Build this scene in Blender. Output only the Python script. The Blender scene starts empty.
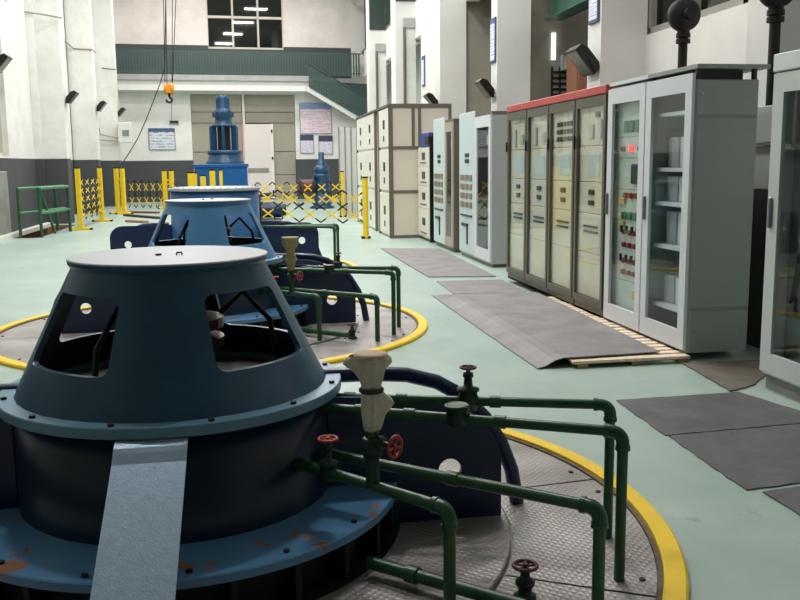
import bpy, math, random
import numpy as np
from mathutils import Vector, Matrix
random.seed(7)
S = bpy.context.scene
COL = S.collection
PI = math.pi

# ------------------------------------------------------------------ camera
H, F = 1.5, 900.0
YAW, PIT, ROL = .166, .151, .011
fw = Vector((math.sin(YAW)*math.cos(PIT), math.cos(YAW)*math.cos(PIT), -math.sin(PIT)))
_r = Vector((math.cos(YAW), -math.sin(YAW), 0)); _u = _r.cross(fw)
cr = _r*math.cos(ROL) - _u*math.sin(ROL); cu = cr.cross(fw)
cam_d = bpy.data.cameras.new('camera'); cam = bpy.data.objects.new('camera', cam_d); COL.objects.link(cam)
cam_d.sensor_width = 36; cam_d.lens = F/800*36; cam_d.clip_end = 300; cam_d.clip_start = .05
m = Matrix((cr, cu, -fw)).transposed().to_4x4(); m.translation = (0, 0, H); cam.matrix_world = m
S.camera = cam
CAMO = Vector((0, 0, H))

def ray(x, y): return fw + cr*((x-400)/F) - cu*((y-300)/F)
def on(x, y, axis, val):          # pixel -> point on the plane axis = val (floor, wall or cabinet front)
    d = ray(x, y); return CAMO + d*((val-CAMO[axis])/d[axis])
def gnd(x, y, z=0.): return on(x, y, 2, z)

# ------------------------------------------------------------------ world, exposure
w = bpy.data.worlds.new('world'); S.world = w; w.use_nodes = True
w.node_tree.nodes['Background'].inputs[0].default_value = (.80, .88, 1, 1)
w.node_tree.nodes['Background'].inputs[1].default_value = 1.0
vs = S.view_settings
vs.view_transform = 'Standard'; vs.look = 'None'; vs.gamma = 1; vs.use_curve_mapping = False
vs.exposure = 0.78
LAMP_W = 115.0          # watts of each ceiling lamp

# ------------------------------------------------------------------ materials
def lin(c):
    return tuple(((v/255)/12.92 if v/255 <= .04045 else ((v/255+.055)/1.055)**2.4) for v in c) + (1,)
MATS = {}
def mat(name, rgb, rough=.5, metal=0., var=.0, scale=6., rgb2=None, thr=None, bump=0., bscale=60., emit=0., spec=.5, coat=0.):
    if name in MATS: return MATS[name]
    M = bpy.data.materials.new(name); M.use_nodes = True; nt = M.node_tree; N = nt.nodes; L = nt.links
    b = N['Principled BSDF']
    b.inputs['Base Color'].default_value = lin(rgb); b.inputs['Roughness'].default_value = rough
    b.inputs['Metallic'].default_value = metal; b.inputs['Specular IOR Level'].default_value = spec
    b.inputs['Coat Weight'].default_value = coat
    tc = N.new('ShaderNodeNewGeometry')
    if var > 0 or rgb2:
        n = N.new('ShaderNodeTexNoise'); n.inputs['Scale'].default_value = scale; n.inputs['Detail'].default_value = 6
        n.inputs['Roughness'].default_value = .62
        L.new(tc.outputs['Position'], n.inputs['Vector'])
        r = N.new('ShaderNodeValToRGB'); c = lin(rgb)
        if rgb2:
            lo, hi = thr or (.45, .65)
            r.color_ramp.elements[0].position = lo; r.color_ramp.elements[0].color = c
            r.color_ramp.elements[1].position = hi; r.color_ramp.elements[1].color = lin(rgb2)
        else:
            r.color_ramp.elements[0].position = .3; r.color_ramp.elements[0].color = tuple(v*(1-var) for v in c[:3])+(1,)
            r.color_ramp.elements[1].position = .7; r.color_ramp.elements[1].color = tuple(min(1, v*(1+var)) for v in c[:3])+(1,)
        L.new(n.outputs['Fac'], r.inputs['Fac']); L.new(r.outputs['Color'], b.inputs['Base Color'])
    if bump > 0:
        n2 = N.new('ShaderNodeTexNoise'); n2.inputs['Scale'].default_value = bscale; n2.inputs['Detail'].default_value = 4
        L.new(tc.outputs['Position'], n2.inputs['Vector'])
        bp = N.new('ShaderNodeBump'); bp.inputs['Strength'].default_value = bump; bp.inputs['Distance'].default_value = .01
        L.new(n2.outputs['Fac'], bp.inputs['Height']); L.new(bp.outputs['Normal'], b.inputs['Normal'])
    if emit > 0:
        b.inputs['Emission Color'].default_value = lin(rgb); b.inputs['Emission Strength'].default_value = emit
    MATS[name] = M; return M

def two_tone(name, low, high, z, rough=.7):
    M = mat(name, high, rough); nt = M.node_tree; N = nt.nodes; L = nt.links; b = N['Principled BSDF']
    g = N.new('ShaderNodeNewGeometry'); s = N.new('ShaderNodeSeparateXYZ'); L.new(g.outputs['Position'], s.inputs[0])
    c = N.new('ShaderNodeMath'); c.operation = 'GREATER_THAN'; c.inputs[1].default_value = z; L.new(s.outputs['Z'], c.inputs[0])
    n = N.new('ShaderNodeTexNoise'); n.inputs['Scale'].default_value = 1.3; n.inputs['Detail'].default_value = 8
    n.inputs['Roughness'].default_value = .7; L.new(g.outputs['Position'], n.inputs['Vector'])
    r = N.new('ShaderNodeValToRGB'); r.color_ramp.elements[0].position = .3; r.color_ramp.elements[1].position = .6
    r.color_ramp.elements[0].color = (.84, .83, .80, 1); r.color_ramp.elements[1].color = (1, 1, 1, 1); L.new(n.outputs['Fac'], r.inputs['Fac'])
    mx = N.new('ShaderNodeMix'); mx.data_type = 'RGBA'; mx.inputs[6].default_value = lin(low); mx.inputs[7].default_value = lin(high)
    L.new(c.outputs[0], mx.inputs[0])
    m2 = N.new('ShaderNodeMix'); m2.data_type = 'RGBA'; m2.blend_type = 'MULTIPLY'; m2.inputs[0].default_value = 1
    L.new(mx.outputs[2], m2.inputs[6]); L.new(r.outputs['Color'], m2.inputs[7]); L.new(m2.outputs[2], b.inputs['Base Color'])
    return M

def glass(name, tint=(1, 1, 1), refl=.05, rough=.02, trans=.9):
    M = bpy.data.materials.new(name); M.use_nodes = True; nt = M.node_tree; N = nt.nodes; L = nt.links
    N.remove(N['Principled BSDF']); out = N['Material Output']
    t = N.new('ShaderNodeBsdfTransparent'); t.inputs[0].default_value = tint + (1,)
    g = N.new('ShaderNodeBsdfGlossy'); g.inputs['Roughness'].default_value = rough; g.inputs['Color'].default_value = (1, 1, 1, 1)
    ge = N.new('ShaderNodeNewGeometry'); dp = N.new('ShaderNodeVectorMath'); dp.operation = 'DOT_PRODUCT'
    L.new(ge.outputs['Incoming'], dp.inputs[0]); L.new(ge.outputs['Normal'], dp.inputs[1])
    def mt(op, x, y=None):
        q = N.new('ShaderNodeMath'); q.operation = op; q.use_clamp = op == 'MULTIPLY_ADD'
        if isinstance(x, float): q.inputs[0].default_value = x
        else: L.new(x, q.inputs[0])
        if y is not None:
            if isinstance(y, float): q.inputs[1].default_value = y
            else: L.new(y, q.inputs[1])
        return q
    pw = mt('POWER', mt('SUBTRACT', 1., mt('ABSOLUTE', dp.outputs['Value']).outputs[0]).outputs[0], 5.)
    a = mt('MULTIPLY_ADD', pw.outputs[0], .42); a.inputs[2].default_value = refl      # Schlick reflectance
    mx = N.new('ShaderNodeMixShader'); L.new(a.outputs[0], mx.inputs[0]); L.new(t.outputs[0], mx.inputs[1]); L.new(g.outputs[0], mx.inputs[2])
    L.new(mx.outputs[0], out.inputs[0]); MATS[name] = M; return M

def text_mat(name, bg, ink, rows, cols):      # flat print: rows of small illegible characters
    M = mat(name, bg, .5); nt = M.node_tree; N = nt.nodes; L = nt.links; b = N['Principled BSDF']
    tc = N.new('ShaderNodeTexCoord'); s = N.new('ShaderNodeSeparateXYZ'); L.new(tc.outputs['Generated'], s.inputs[0])
    def math_(op, a, bb=None):
        n = N.new('ShaderNodeMath'); n.operation = op
        for i, v in enumerate((a, bb)):
            if v is None: continue
            if isinstance(v, (int, float)): n.inputs[i].default_value = v
            else: L.new(v, n.inputs[i])
        return n.outputs[0]
    row = math_('FRACT', math_('MULTIPLY', s.outputs['Z'], rows))
    line = math_('GREATER_THAN', row, .55)
    mp = N.new('ShaderNodeMapping'); mp.inputs['Scale'].default_value = (cols, 1, rows*2); L.new(tc.outputs['Generated'], mp.inputs[0])
    wn = N.new('ShaderNodeTexNoise'); wn.inputs['Scale'].default_value = 1.; L.new(mp.outputs[0], wn.inputs['Vector'])
    ch = math_('GREATER_THAN', wn.outputs['Fac'], .48)
    fac = math_('MULTIPLY', math_('MULTIPLY', line, ch), .75)
    mx = N.new('ShaderNodeMix'); mx.data_type = 'RGBA'; mx.inputs[6].default_value = lin(bg); mx.inputs[7].default_value = lin(ink)
    L.new(fac, mx.inputs[0]); L.new(mx.outputs[2], b.inputs['Base Color']); return M

BLUE = mat('generator_blue_paint', (50, 88, 114), .33, 0, .16, 5., bump=.05, bscale=25)
DBLUE = mat('dark_blue_paint', (18, 40, 78), .3, 0, .12, 8.)
DECKB = mat('deck_blue_paint', (100, 152, 198), .22, 0, rgb2=(168, 122, 96), scale=5.5, thr=(.61, .63))
LIDG = mat('lid_grey_paint', (176, 180, 186), .45, 0, .06, 3)
FLNG = mat('flange_blue_paint', (100, 142, 166), .4, 0, rgb2=(120, 92, 70), scale=9., thr=(.64, .75))
STRAP = mat('brushed_blue_sheet', (158, 180, 202), .34, .45, .10, 40., bump=.12, bscale=160)
GREEN = mat('green_pipe_paint', (36, 84, 52), .32, 0, .18, 9.)
DGREEN = mat('dark_green_fitting', (24, 50, 36), .4, 0, .2, 12.)
RED = mat('red_wheel_paint', (176, 60, 52), .45, 0, .25, 30.)
RUST = mat('rusty_wheel_paint', (96, 48, 40), .6, 0, .3, 30.)
BLACK = mat('black_paint', (18, 19, 21), .45)
DARK = mat('dark_shadow_steel', (22, 26, 30), .6)
STEEL = mat('bare_steel', (150, 152, 152), .35, .8, .1, 20.)
CANVAS = mat('canvas_cloth', (214, 206, 188), .9, 0, .14, 24., bump=.5, bscale=40)
BRASS = mat('tarnished_brass', (150, 138, 96), .45, .3, .35, 45.)
YEL = mat('yellow_paint', (238, 200, 28), .45, 0, .06, 10.)
YELF = mat('yellow_floor_paint', (246, 206, 36), .5, 0, .08, 8.)
WOOD = mat('pallet_wood', (232, 212, 188), .75, 0, .2, 18., bump=.2)
MAT_ = mat('rubber_mat', (134, 130, 131), .6, 0, .22, 3.5, bump=.25, bscale=30)
MATD = mat('dark_rubber_mat', (92, 92, 94), .55, 0, .28, 4.0, bump=.3, bscale=30)
WHITE = mat('white_plaster', (226, 226, 222), .75, 0, .05, 1.5)
CONC = mat('grey_concrete', (138, 138, 134), .85, 0, .2, 3., bump=.2)
WALLT = two_tone('two_tone_wall', (72, 74, 78), (232, 232, 228), 1.71)
LWALL = two_tone('two_tone_left_wall', (72, 74, 78), (232, 232, 228), 1.71)
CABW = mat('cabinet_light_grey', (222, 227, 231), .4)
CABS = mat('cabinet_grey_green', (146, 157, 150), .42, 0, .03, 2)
CABB = mat('brown_grey_frame', (92, 88, 76), .4)
CABC = mat('cream_panel', (226, 218, 198), .5, 0, .03, 3)
CABL = mat('pale_blue_panel', (204, 219, 221), .45)
CABI = mat('ivory_switchgear', (232, 228, 216), .45, 0, .03, 2)
TAUPE = mat('taupe_frame', (106, 98, 88), .45)
REDT = mat('red_cabinet_top', (196, 78, 76), .45)
GLASS = glass('cabinet_glass', (.96, .98, .97), .025, .015)
GLASSD = glass('dark_window_glass', (.34, .38, .36), .05, .03)
GREYB = mat('grey_box', (190, 196, 196), .5)
DOORM = mat('steel_door_leaf', (158, 152, 138), .55, .1, .05, 2)
DOORW = mat('white_door_leaf', (222, 212, 208), .5)
RAILG = mat('dark_green_rail', (62, 82, 80), .5)
SLAB = mat('balcony_concrete', (168, 166, 166), .8, 0, .1, 3)
DGW = mat('dark_green_band', (50, 66, 62), .55, 0, .1, 2)
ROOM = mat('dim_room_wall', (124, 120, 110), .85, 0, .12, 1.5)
ORANGE = mat('orange_hook_block', (226, 150, 40), .45)
LAMPB = mat('floodlight_black', (22, 24, 24), .4)
LENS = mat('floodlight_lens', (120, 122, 108), .2)
MOTOR = mat('motor_blue_paint', (24, 68, 104), .35, 0, .12, 6)
MOTORB = mat('motor_box_blue', (28, 92, 156), .35, 0, .08, 6)
IND_R = mat('indicator_red', (255, 60, 70), .4, emit=.7)
INDR2 = mat('switch_red', (150, 40, 44), .4)
INDG = mat('switch_green', (60, 130, 100), .4)
INK = mat('instrument_black', (36, 38, 40), .4)
BLUEH = mat('blue_header', (60, 84, 128), .5)
CABLE = mat('black_cable', (30, 30, 32), .5)
BAND = mat('cloth_tie', (60, 60, 54), .8)

# floor: mint epoxy with scuffs
FLOOR = mat('mint_epoxy_floor', (158, 196, 180), .30)
def _floor():
    nt = FLOOR.node_tree; N = nt.nodes; L = nt.links; b = N['Principled BSDF']
    g = N.new('ShaderNodeNewGeometry')
    n = N.new('ShaderNodeTexNoise'); n.inputs['Scale'].default_value = .9; n.inputs['Detail'].default_value = 9; n.inputs['Roughness'].default_value = .65
    L.new(g.outputs['Position'], n.inputs['Vector'])
    r = N.new('ShaderNodeValToRGB'); E_ = r.color_ramp.elements
    E_[0].position = .25; E_[0].color = lin((146, 172, 162)); E_[1].position = .6; E_[1].color = lin((172, 191, 182))
    e = E_.new(.78); e.color = lin((196, 212, 202))
    L.new(n.outputs['Fac'], r.inputs['Fac'])
    n3 = N.new('ShaderNodeTexNoise'); n3.inputs['Scale'].default_value = 7; n3.inputs['Detail'].default_value = 8; n3.inputs['Roughness'].default_value = .7
    L.new(g.outputs['Position'], n3.inputs['Vector'])
    r3 = N.new('ShaderNodeValToRGB'); r3.color_ramp.elements[0].position = .27; r3.color_ramp.elements[0].color = (.55, .55, .52, 1)
    r3.color_ramp.elements[1].position = .38; r3.color_ramp.elements[1].color = (1, 1, 1, 1); L.new(n3.outputs['Fac'], r3.inputs['Fac'])
    mx = N.new('ShaderNodeMix'); mx.data_type = 'RGBA'; mx.blend_type = 'MULTIPLY'; mx.inputs[0].default_value = 1
    L.new(r.outputs['Color'], mx.inputs[6]); L.new(r3.outputs['Color'], mx.inputs[7]); L.new(mx.outputs[2], b.inputs['Base Color'])
    rr = N.new('ShaderNodeMapRange'); rr.inputs[3].default_value = .22; rr.inputs[4].default_value = .5; L.new(n3.outputs['Fac'], rr.inputs[0])
    L.new(rr.outputs[0], b.inputs['Roughness'])
_floor()

# steel tread plate: fine relief
TREAD = mat('steel_tread_plate', (160, 156, 154), .42, .25)
def _tread():
    nt = TREAD.node_tree; N = nt.nodes; L = nt.links; b = N['Principled BSDF']
    g = N.new('ShaderNodeNewGeometry')
    n = N.new('ShaderNodeTexNoise'); n.inputs['Scale'].default_value = 2.2; n.inputs['Detail'].default_value = 8; L.new(g.outputs['Position'], n.inputs['Vector'])
    r = N.new('ShaderNodeValToRGB'); r.color_ramp.elements[0].position = .3; r.color_ramp.elements[0].color = lin((128, 122, 118))
    r.color_ramp.elements[1].position = .7; r.color_ramp.elements[1].color = lin((178, 174, 172)); L.new(n.outputs['Fac'], r.inputs['Fac'])
    L.new(r.outputs['Color'], b.inputs['Base Color'])
    def wave(rot):
        mp = N.new('ShaderNodeMapping'); mp.inputs['Rotation'].default_value = (0, 0, rot); L.new(g.outputs['Position'], mp.inputs[0])
        wv = N.new('ShaderNodeTexWave'); wv.inputs['Scale'].default_value = 12; L.new(mp.outputs[0], wv.inputs['Vector']); return wv.outputs['Fac']
    mu = N.new('ShaderNodeMath'); mu.operation = 'MULTIPLY'; L.new(wave(.78), mu.inputs[0]); L.new(wave(-.78), mu.inputs[1])
    bp = N.new('ShaderNodeBump'); bp.inputs['Strength'].default_value = .5; bp.inputs['Distance'].default_value = .004
    L.new(mu.outputs[0], bp.inputs['Height']); L.new(bp.outputs['Normal'], b.inputs['Normal'])
_tread()

# ------------------------------------------------------------------ mesh helpers
class MB:
    def __init__(s): s.v = []; s.f = []; s.mi = []; s.sm = []
    def add(s, vs_, fs, mi=0, smooth=False):
        o = len(s.v); s.v += [tuple(v) for v in vs_]
        for f in fs: s.f.append(tuple(i+o for i in f)); s.mi.append(mi); s.sm.append(smooth)
        return s
    def box(s, x0, x1, y0, y1, z0, z1, mi=0, bev=0.):
        x0, x1 = min(x0, x1), max(x0, x1); y0, y1 = min(y0, y1), max(y0, y1); z0, z1 = min(z0, z1), max(z0, z1)
        if bev <= 0:
            v = [(x, y, z) for x in (x0, x1) for y in (y0, y1) for z in (z0, z1)]
            return s.add(v, [(0, 1, 3, 2), (4, 6, 7, 5), (0, 4, 5, 1), (2, 3, 7, 6), (0, 2, 6, 4), (1, 5, 7, 3)], mi)
        b = bev; idx = {}; v = []
        for i, (X, sx) in enumerate(((x0, 1), (x1, -1))):
            for j, (Y, sy) in enumerate(((y0, 1), (y1, -1))):
                for k, (Z, sz) in enumerate(((z0, 1), (z1, -1))):
                    idx[i, j, k, 0] = len(v); v.append((X, Y+sy*b, Z+sz*b))
                    idx[i, j, k, 1] = len(v); v.append((X+sx*b, Y, Z+sz*b))
                    idx[i, j, k, 2] = len(v); v.append((X+sx*b, Y+sy*b, Z))
        I = lambda i, j, k, a: idx[i, j, k, a]
        fs = []
        for i in (0, 1): fs.append([I(i, 0, 0, 0), I(i, 1, 0, 0), I(i, 1, 1, 0), I(i, 0, 1, 0)])
        for j in (0, 1): fs.append([I(0, j, 0, 1), I(1, j, 0, 1), I(1, j, 1, 1), I(0, j, 1, 1)])
        for k in (0, 1): fs.append([I(0, 0, k, 2), I(1, 0, k, 2), I(1, 1, k, 2), I(0, 1, k, 2)])
        for i in (0, 1):
            for j in (0, 1): fs.append([I(i, j, 0, 0), I(i, j, 1, 0), I(i, j, 1, 1), I(i, j, 0, 1)])
            for k in (0, 1): fs.append([I(i, 0, k, 0), I(i, 1, k, 0), I(i, 1, k, 2), I(i, 0, k, 2)])
        for j in (0, 1):
            for k in (0, 1): fs.append([I(0, j, k, 1), I(1, j, k, 1), I(1, j, k, 2), I(0, j, k, 2)])
        for i in (0, 1):
            for j in (0, 1):
                for k in (0, 1): fs.append([I(i, j, k, 0), I(i, j, k, 1), I(i, j, k, 2)])
        return s.add(v, fs, mi)
    def lathe(s, prof, n=48, c=(0, 0), mi=0, smooth=True, a0=0., a1=2*PI, fold=None):
        full = abs(a1-a0-2*PI) < 1e-6; m_ = n if full else n+1; v = []
        for r, z in prof:
            for i in range(m_):
                a = a0+(a1-a0)*i/n; q = r*(1 if fold is None else fold(a, z))
                v.append((c[0]+q*math.cos(a), c[1]+q*math.sin(a), z))
        fs = []
        for k in range(len(prof)-1):
            for i in range(n):
                j = (i+1) % m_ if full else i+1
                fs.append((k*m_+i, k*m_+j, (k+1)*m_+j, (k+1)*m_+i))
        return s.add(v, fs, mi, smooth)
    def cyl(s, a, b, r, n=12, r2=None, mi=0, cap=True):
        a, b = Vector(a), Vector(b); d = (b-a).normalized(); r2 = r if r2 is None else r2
        t = Vector((0, 0, 1)) if abs(d.z) < .9 else Vector((1, 0, 0)); p = d.cross(t).normalized(); q = d.cross(p)
        v = [a+(p*math.cos(2*PI*i/n)+q*math.sin(2*PI*i/n))*r for i in range(n)] + [b+(p*math.cos(2*PI*i/n)+q*math.sin(2*PI*i/n))*r2 for i in range(n)]
        s.add(v, [(i, (i+1) % n, n+(i+1) % n, n+i) for i in range(n)], mi, True)
        if cap: s.add(v, [tuple(range(n-1, -1, -1)), tuple(range(n, 2*n))], mi)
        return s
    def tube(s, pts, r, n=10, mi=0, closed=False):
        pts = [Vector(p) for p in pts]; k = len(pts); prev = None; v = []
        for i, p in enumerate(pts):
            if closed: d = pts[(i+1) % k]-pts[i-1]
            else: d = pts[min(i+1, k-1)]-pts[max(i-1, 0)]
            d.normalize()
            if prev is None:
                t = Vector((0, 0, 1)) if abs(d.z) < .9 else Vector((1, 0, 0)); prev = d.cross(t).normalized()
            prev = (prev-d*prev.dot(d)).normalized(); q = d.cross(prev)
            v += [p+(prev*math.cos(2*PI*j/n)+q*math.sin(2*PI*j/n))*r for j in range(n)]
        fs = []
        for i in range(k if closed else k-1):
            i2 = (i+1) % k
            fs += [(i*n+j, i*n+(j+1) % n, i2*n+(j+1) % n, i2*n+j) for j in range(n)]
        s.add(v, fs, mi, True)
        if not closed: s.add(v, [tuple(range(n-1, -1, -1)), tuple(range((k-1)*n, k*n))], mi)
        return s
    def prism(s, poly, y0, y1, mi=0):           # polygon in x,z extruded along y
        n = len(poly); v = [(x, y0, z) for x, z in poly] + [(x, y1, z) for x, z in poly]
        return s.add(v, [tuple(range(n)), tuple(range(2*n-1, n-1, -1))] + [(i, n+i, n+(i+1) % n, (i+1) % n) for i in range(n)], mi)
    def xf(s, M):
        s.v = [tuple(M @ Vector(v)) for v in s.v]; return s
    def mesh(s, name, *mats):
        me = bpy.data.meshes.new(name); me.from_pydata(s.v, [], s.f)
        for mm in mats: me.materials.append(mm)
        me.polygons.foreach_set('material_index', s.mi); me.polygons.foreach_set('use_smooth', s.sm)
        me.update()
        import bmesh
        bm = bmesh.new(); bm.from_mesh(me); bmesh.ops.recalc_face_normals(bm, faces=bm.faces); bm.to_mesh(me); bm.free()
        return me
    def build(s, name, *mats, parent=None, loc=None):
        return ob(name, s.mesh(name, *mats), parent, loc)

def ob(name, me, parent=None, loc=None, rot=None):
    o = bpy.data.objects.new(name, me); COL.objects.link(o)
    if parent: o.parent = parent
    if loc is not None: o.location = loc
    if rot is not None: o.rotation_euler = rot
    return o
def tag(o, label=None, cat=None, group=None, kind=None):
    if label: o['label'] = label
    if cat: o['category'] = cat
    if group: o['group'] = group
    if kind: o['kind'] = kind
    return o
def thing(name, label, cat, loc=(0, 0, 0), rz=0., group=None):
    o = ob(name, None, None, loc, (0, 0, rz)); o.empty_display_size = .2
    return tag(o, label, cat, group)
def struct(o): o['kind'] = 'structure'; return o
def bx(*a, **k): return MB().box(*a, **k)
def corner_path(pts, rad=.06, n=6):              # polyline with rounded corners
    P = [Vector(p) for p in pts]; out = [P[0]]
    for i in range(1, len(P)-1):
        a = (P[i-1]-P[i]).normalized(); b = (P[i+1]-P[i]).normalized()
        for k in range(n+1):
            t = k/n; out.append((P[i]+a*rad)*(1-t)**2 + P[i]*2*t*(1-t) + (P[i]+b*rad)*t*t)
    out.append(P[-1]); return out

# ================================================================== SETTING
YB = 39.5                         # back wall
XL, XR = -5.4, 5.1                # recessed side walls
XLP, XRP = -4.65, 4.5             # faces of the columns
ZC = 9.6
# floor with a stair opening by the left wall
PX0, PX1, PY0, PY1 = -5.1, -4.42, 20.3, 24.6
fl = MB()
for a in ((-6.2, 9.4, -3.2, PY0), (-6.2, 9.4, PY1, 42.5), (-6.2, PX0, PY0, PY1), (PX1, 9.4, PY0, PY1)):
    fl.add([(a[0], a[2], 0), (a[1], a[2], 0), (a[1], a[3], 0), (a[0], a[3], 0)], [(0, 1, 2, 3)])
floor = struct(fl.build('floor', FLOOR)); floor['label'] = 'pale mint green painted hall floor'
pit = MB()
pit.box(PX0-.1, PX0, PY0-.1, PY1+.1, -1.6, -.002).box(PX1, PX1+.1, PY0-.1, PY1+.1, -1.6, -.002)
pit.box(PX0, PX1, PY1, PY1+.1, -1.6, -.002).box(PX0, PX1, PY0-.1, PY0, -1.6, -.002).box(PX0-.1, PX1+.1, PY0-.1, PY1+.1, -1.7, -1.6)
struct(pit.build('stairwell_lining', mat('stairwell_brick', (150, 112, 90), .85, 0, .25, 9)))
struct(bx(-6.3, 9.5, -3.3, 42.6, ZC, ZC+.1).build('ceiling', WHITE))
struct(bx(-6.2, 9.4, -3.3, -3.2, 0, ZC).build('wall_front', mat('front_wall_grey', (84, 86, 86), .8)))
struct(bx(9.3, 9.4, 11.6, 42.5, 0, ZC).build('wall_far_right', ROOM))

# back wall, very slightly out of square
BM = Matrix.Translation((0, YB, 0)) @ Matrix.Rotation(math.radians(4), 4, 'Z')
BMI = BM.inverted()
def bw(x, y, d=0.):               # pixel -> (u, z) on the back wall pushed d metres towards the camera
    o = BMI @ CAMO; q = (BMI.to_3x3() @ ray(x, y)); t = (-d-o.y)/q.y; p = o+q*t; return p.x, p.z
U0, U1 = -5.6, 9.6
dl, dtop = bw(190, 92); dr, _ = bw(294.5, 96.5)
dtop = (bw(190, 92)[1]+bw(294.5, 96.5)[1])/2
wl, wz0 = bw(208, 46.5); wr, _ = bw(284, 52); wz0 = (wz0+_)/2
zb0 = 5.15                        # balcony floor level
wb = MB()
wb.box(U0, dl, 0, .3, 0, zb0).box(dr, U1, 0, .3, 0, zb0).box(dl, dr, 0, .3, dtop, zb0)
struct(wb.xf(BM).build('wall_back', WALLT))
wu = MB(); wz1 = wz0+3.0
PINK = two_tone('balcony_wall', (66, 74, 74), (232, 222, 218), bw(200, 44)[1]-.05)
wu.box(U0, wl, 0, .3, zb0, ZC).box(wr, bw(351, 55)[0], 0, .3, zb0, ZC).box(wl, wr, 0, .3, zb0, wz0).box(wl, wr, 0, .3, wz1, ZC)
struct(wu.xf(BM).build('wall_back_upper', PINK))
struct(bx(bw(351, 55)[0], U1, 0, .3, zb0, ZC).xf(BM).build('wall_back_corner', mat('patchy_plaster', (226, 222, 216), .8, 0, rgb2=(176, 172, 162), scale=.9, thr=(.5, .62))))
# upper window, six panes in view
win = struct(ob('window_1', bx(wl, wr, .2, .22, wz0, wz1).xf(BM).mesh('window_1', GLASSD)))
WF = mat('window_frame_cream', (206, 200, 186), .5)
zt_ = bw(240, 17)[1]
cw = (wr-wl)/3
for i in range(4): bx(wl+cw*i-.04, wl+cw*i+.04, .1, .2, wz0, wz1).xf(BM).build('window_frame', WF, parent=win)
for z in (wz0+.04, zt_, wz1-.04): bx(wl, wr, .1, .2, z-.05, z+.05).xf(BM).build('window_frame', WF, parent=win)
struct(bx(wl-1, wr+1, .9, 1., wz0-1, wz1).xf(BM).build('wall_behind_window', mat('dim_grey', (96, 96, 92), .8)))
# big steel gate with wicket door
gt = struct(ob('door_1', None, None, (0, 0, 0)))
gm = bw(243.5, 110)[0]
bands = [0.0, 1.05, 2.05, bw(243, 123)[1], bw(243, 112)[1], dtop]
pd0, pd1 = bw(243.5, 124)[0], bw(270.5, 124)[0]; pdz = bw(255, 124)[1]
for (a, b) in ((dl, gm-.06), (gm+.06, dr)):
    for k in range(len(bands)-1):
        z0, z1 = bands[k], bands[k+1]
        if a > gm:
            if z1 <= pdz+.05: a_ = pd1+.05
            else: a_ = a
        else: a_ = a
        bx(a_+.01, b-.01, .12+.02*(k % 2), .2, z0+.01, z1-.01, bev=.008).xf(BM).build('door_panel', DOORM, parent=gt)
bx(gm-.05, gm+.05, .05, .22, pdz, dtop).xf(BM).build('door_post', mat('bright_post', (236, 226, 220), .5), parent=gt)
wd = bx(pd0, pd1, .02, .06, .05, pdz, bev=.01).xf(BM).build('wicket_door', DOORW, parent=gt)
bx(pd1-.02, pd1+.1, -.02, .1, .05, pdz).xf(BM).build('door_jamb', mat('bright_post', (236, 226, 220), .5), parent=gt)
bx(pd0-.06, pd0, .0, .1, .05, pdz).xf(BM).build('door_jamb', mat('pink_jamb', (206, 160, 156), .5), parent=gt)
for z in (pdz-.3, pdz*.55, .35): bx(pd1+.0, pd1+.07, -.06, -.02, z-.06, z+.06).xf(BM).build('hinge', DARK, parent=wd)
bx(pd0+.12, pd1-.12, .005, .02, pdz*.36, pdz*.42).xf(BM).build('kick_plate', CONC, parent=wd)
struct(bx(dl-.5, dr+.5, .34, .44, 0, dtop+.4).xf(BM).build('wall_behind_door', ROOM))
# balcony slab, railing
BD = .9
bs = MB(); bs.box(U0, bw(318, 88, BD)[0], -BD, 0, zb0-.22, zb0); struct(bs.xf(BM).build('balcony_slab', SLAB))
struct(bx(U0, bw(318, 88, BD)[0], -BD+.12, 0, zb0-.62, zb0-.22).xf(BM).build('balcony_beam', WHITE))
rl = thing('balcony_railing', 'long dark green slatted railing along the high balcony of the far wall', 'railing')
ru0, ru1 = U0+.3, bw(361, 60, BD)[0]
zr = (bw(120, 44, BD)[1]+bw(350, 58, BD)[1])/2
bx(ru0, ru1, -BD-.02, -BD+.03, zr-.05, zr).xf(BM).build('top_rail', RAILG, parent=rl)
bx(ru0, ru1, -BD-.01, -BD+.02, zb0+.1, zb0+.14).xf(BM).build('bottom_rail', RAILG, parent=rl)
sme = bx(-.035, .035, -.008, .008, zb0+.0, zr-.02).xf(Matrix.Rotation(math.radians(4), 4, 'Z')).mesh('slat', RAILG)
u = ru0
while u < ru1:
    ob('slat', sme, rl, BM @ Vector((u, -BD, 0))); u += .115
ru2 = bw(351, 60, BD)[0]
# stair from the balcony down along the back wall
su0, sz0 = bw(306, 88, BD); su1, sz1 = bw(357, 118, BD)
st = thing('balcony_stair', 'concrete stair with pale sloping side descending from the balcony to the right', 'stair')
n_ = 9
MB().prism([(su0, sz0+.1), (su1+.5, sz0+.1+(sz1-sz0)*(su1+.5-su0)/(su1-su0)), (su1+.5, sz0-.12+(sz1-sz0)*(su1+.5-su0)/(su1-su0)), (su0, sz0-.12)], -BD-.05, -BD+.02).xf(BM).build('stringer', mat('pale_stringer', (214, 214, 210), .7), parent=st)
for i in range(n_):
    a = su0+(su1+.5-su0)*i/n_; zz = sz0+(sz1-sz0)*(su1+.5-su0)/(su1-su0)*i/n_
    bx(a, a+(su1+.5-su0)/n_+.04, -BD+.02, -.1, zz-.05, zz+.12).xf(BM).build('step', SLAB, parent=st)
sr = thing('stair_railing', 'dark green slatted railing stepping down beside the balcony stair', 'railing')
for i in range(44):
    a = su0+.15+i*.07; zz = sz0+(sz1-sz0)*(a-su0)/(su1-su0)
    bx(a-.03, a+.03, -BD-.09, -BD-.07, zz+.1, zz+1.0).xf(BM).build('slat', RAILG, parent=sr)
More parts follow.
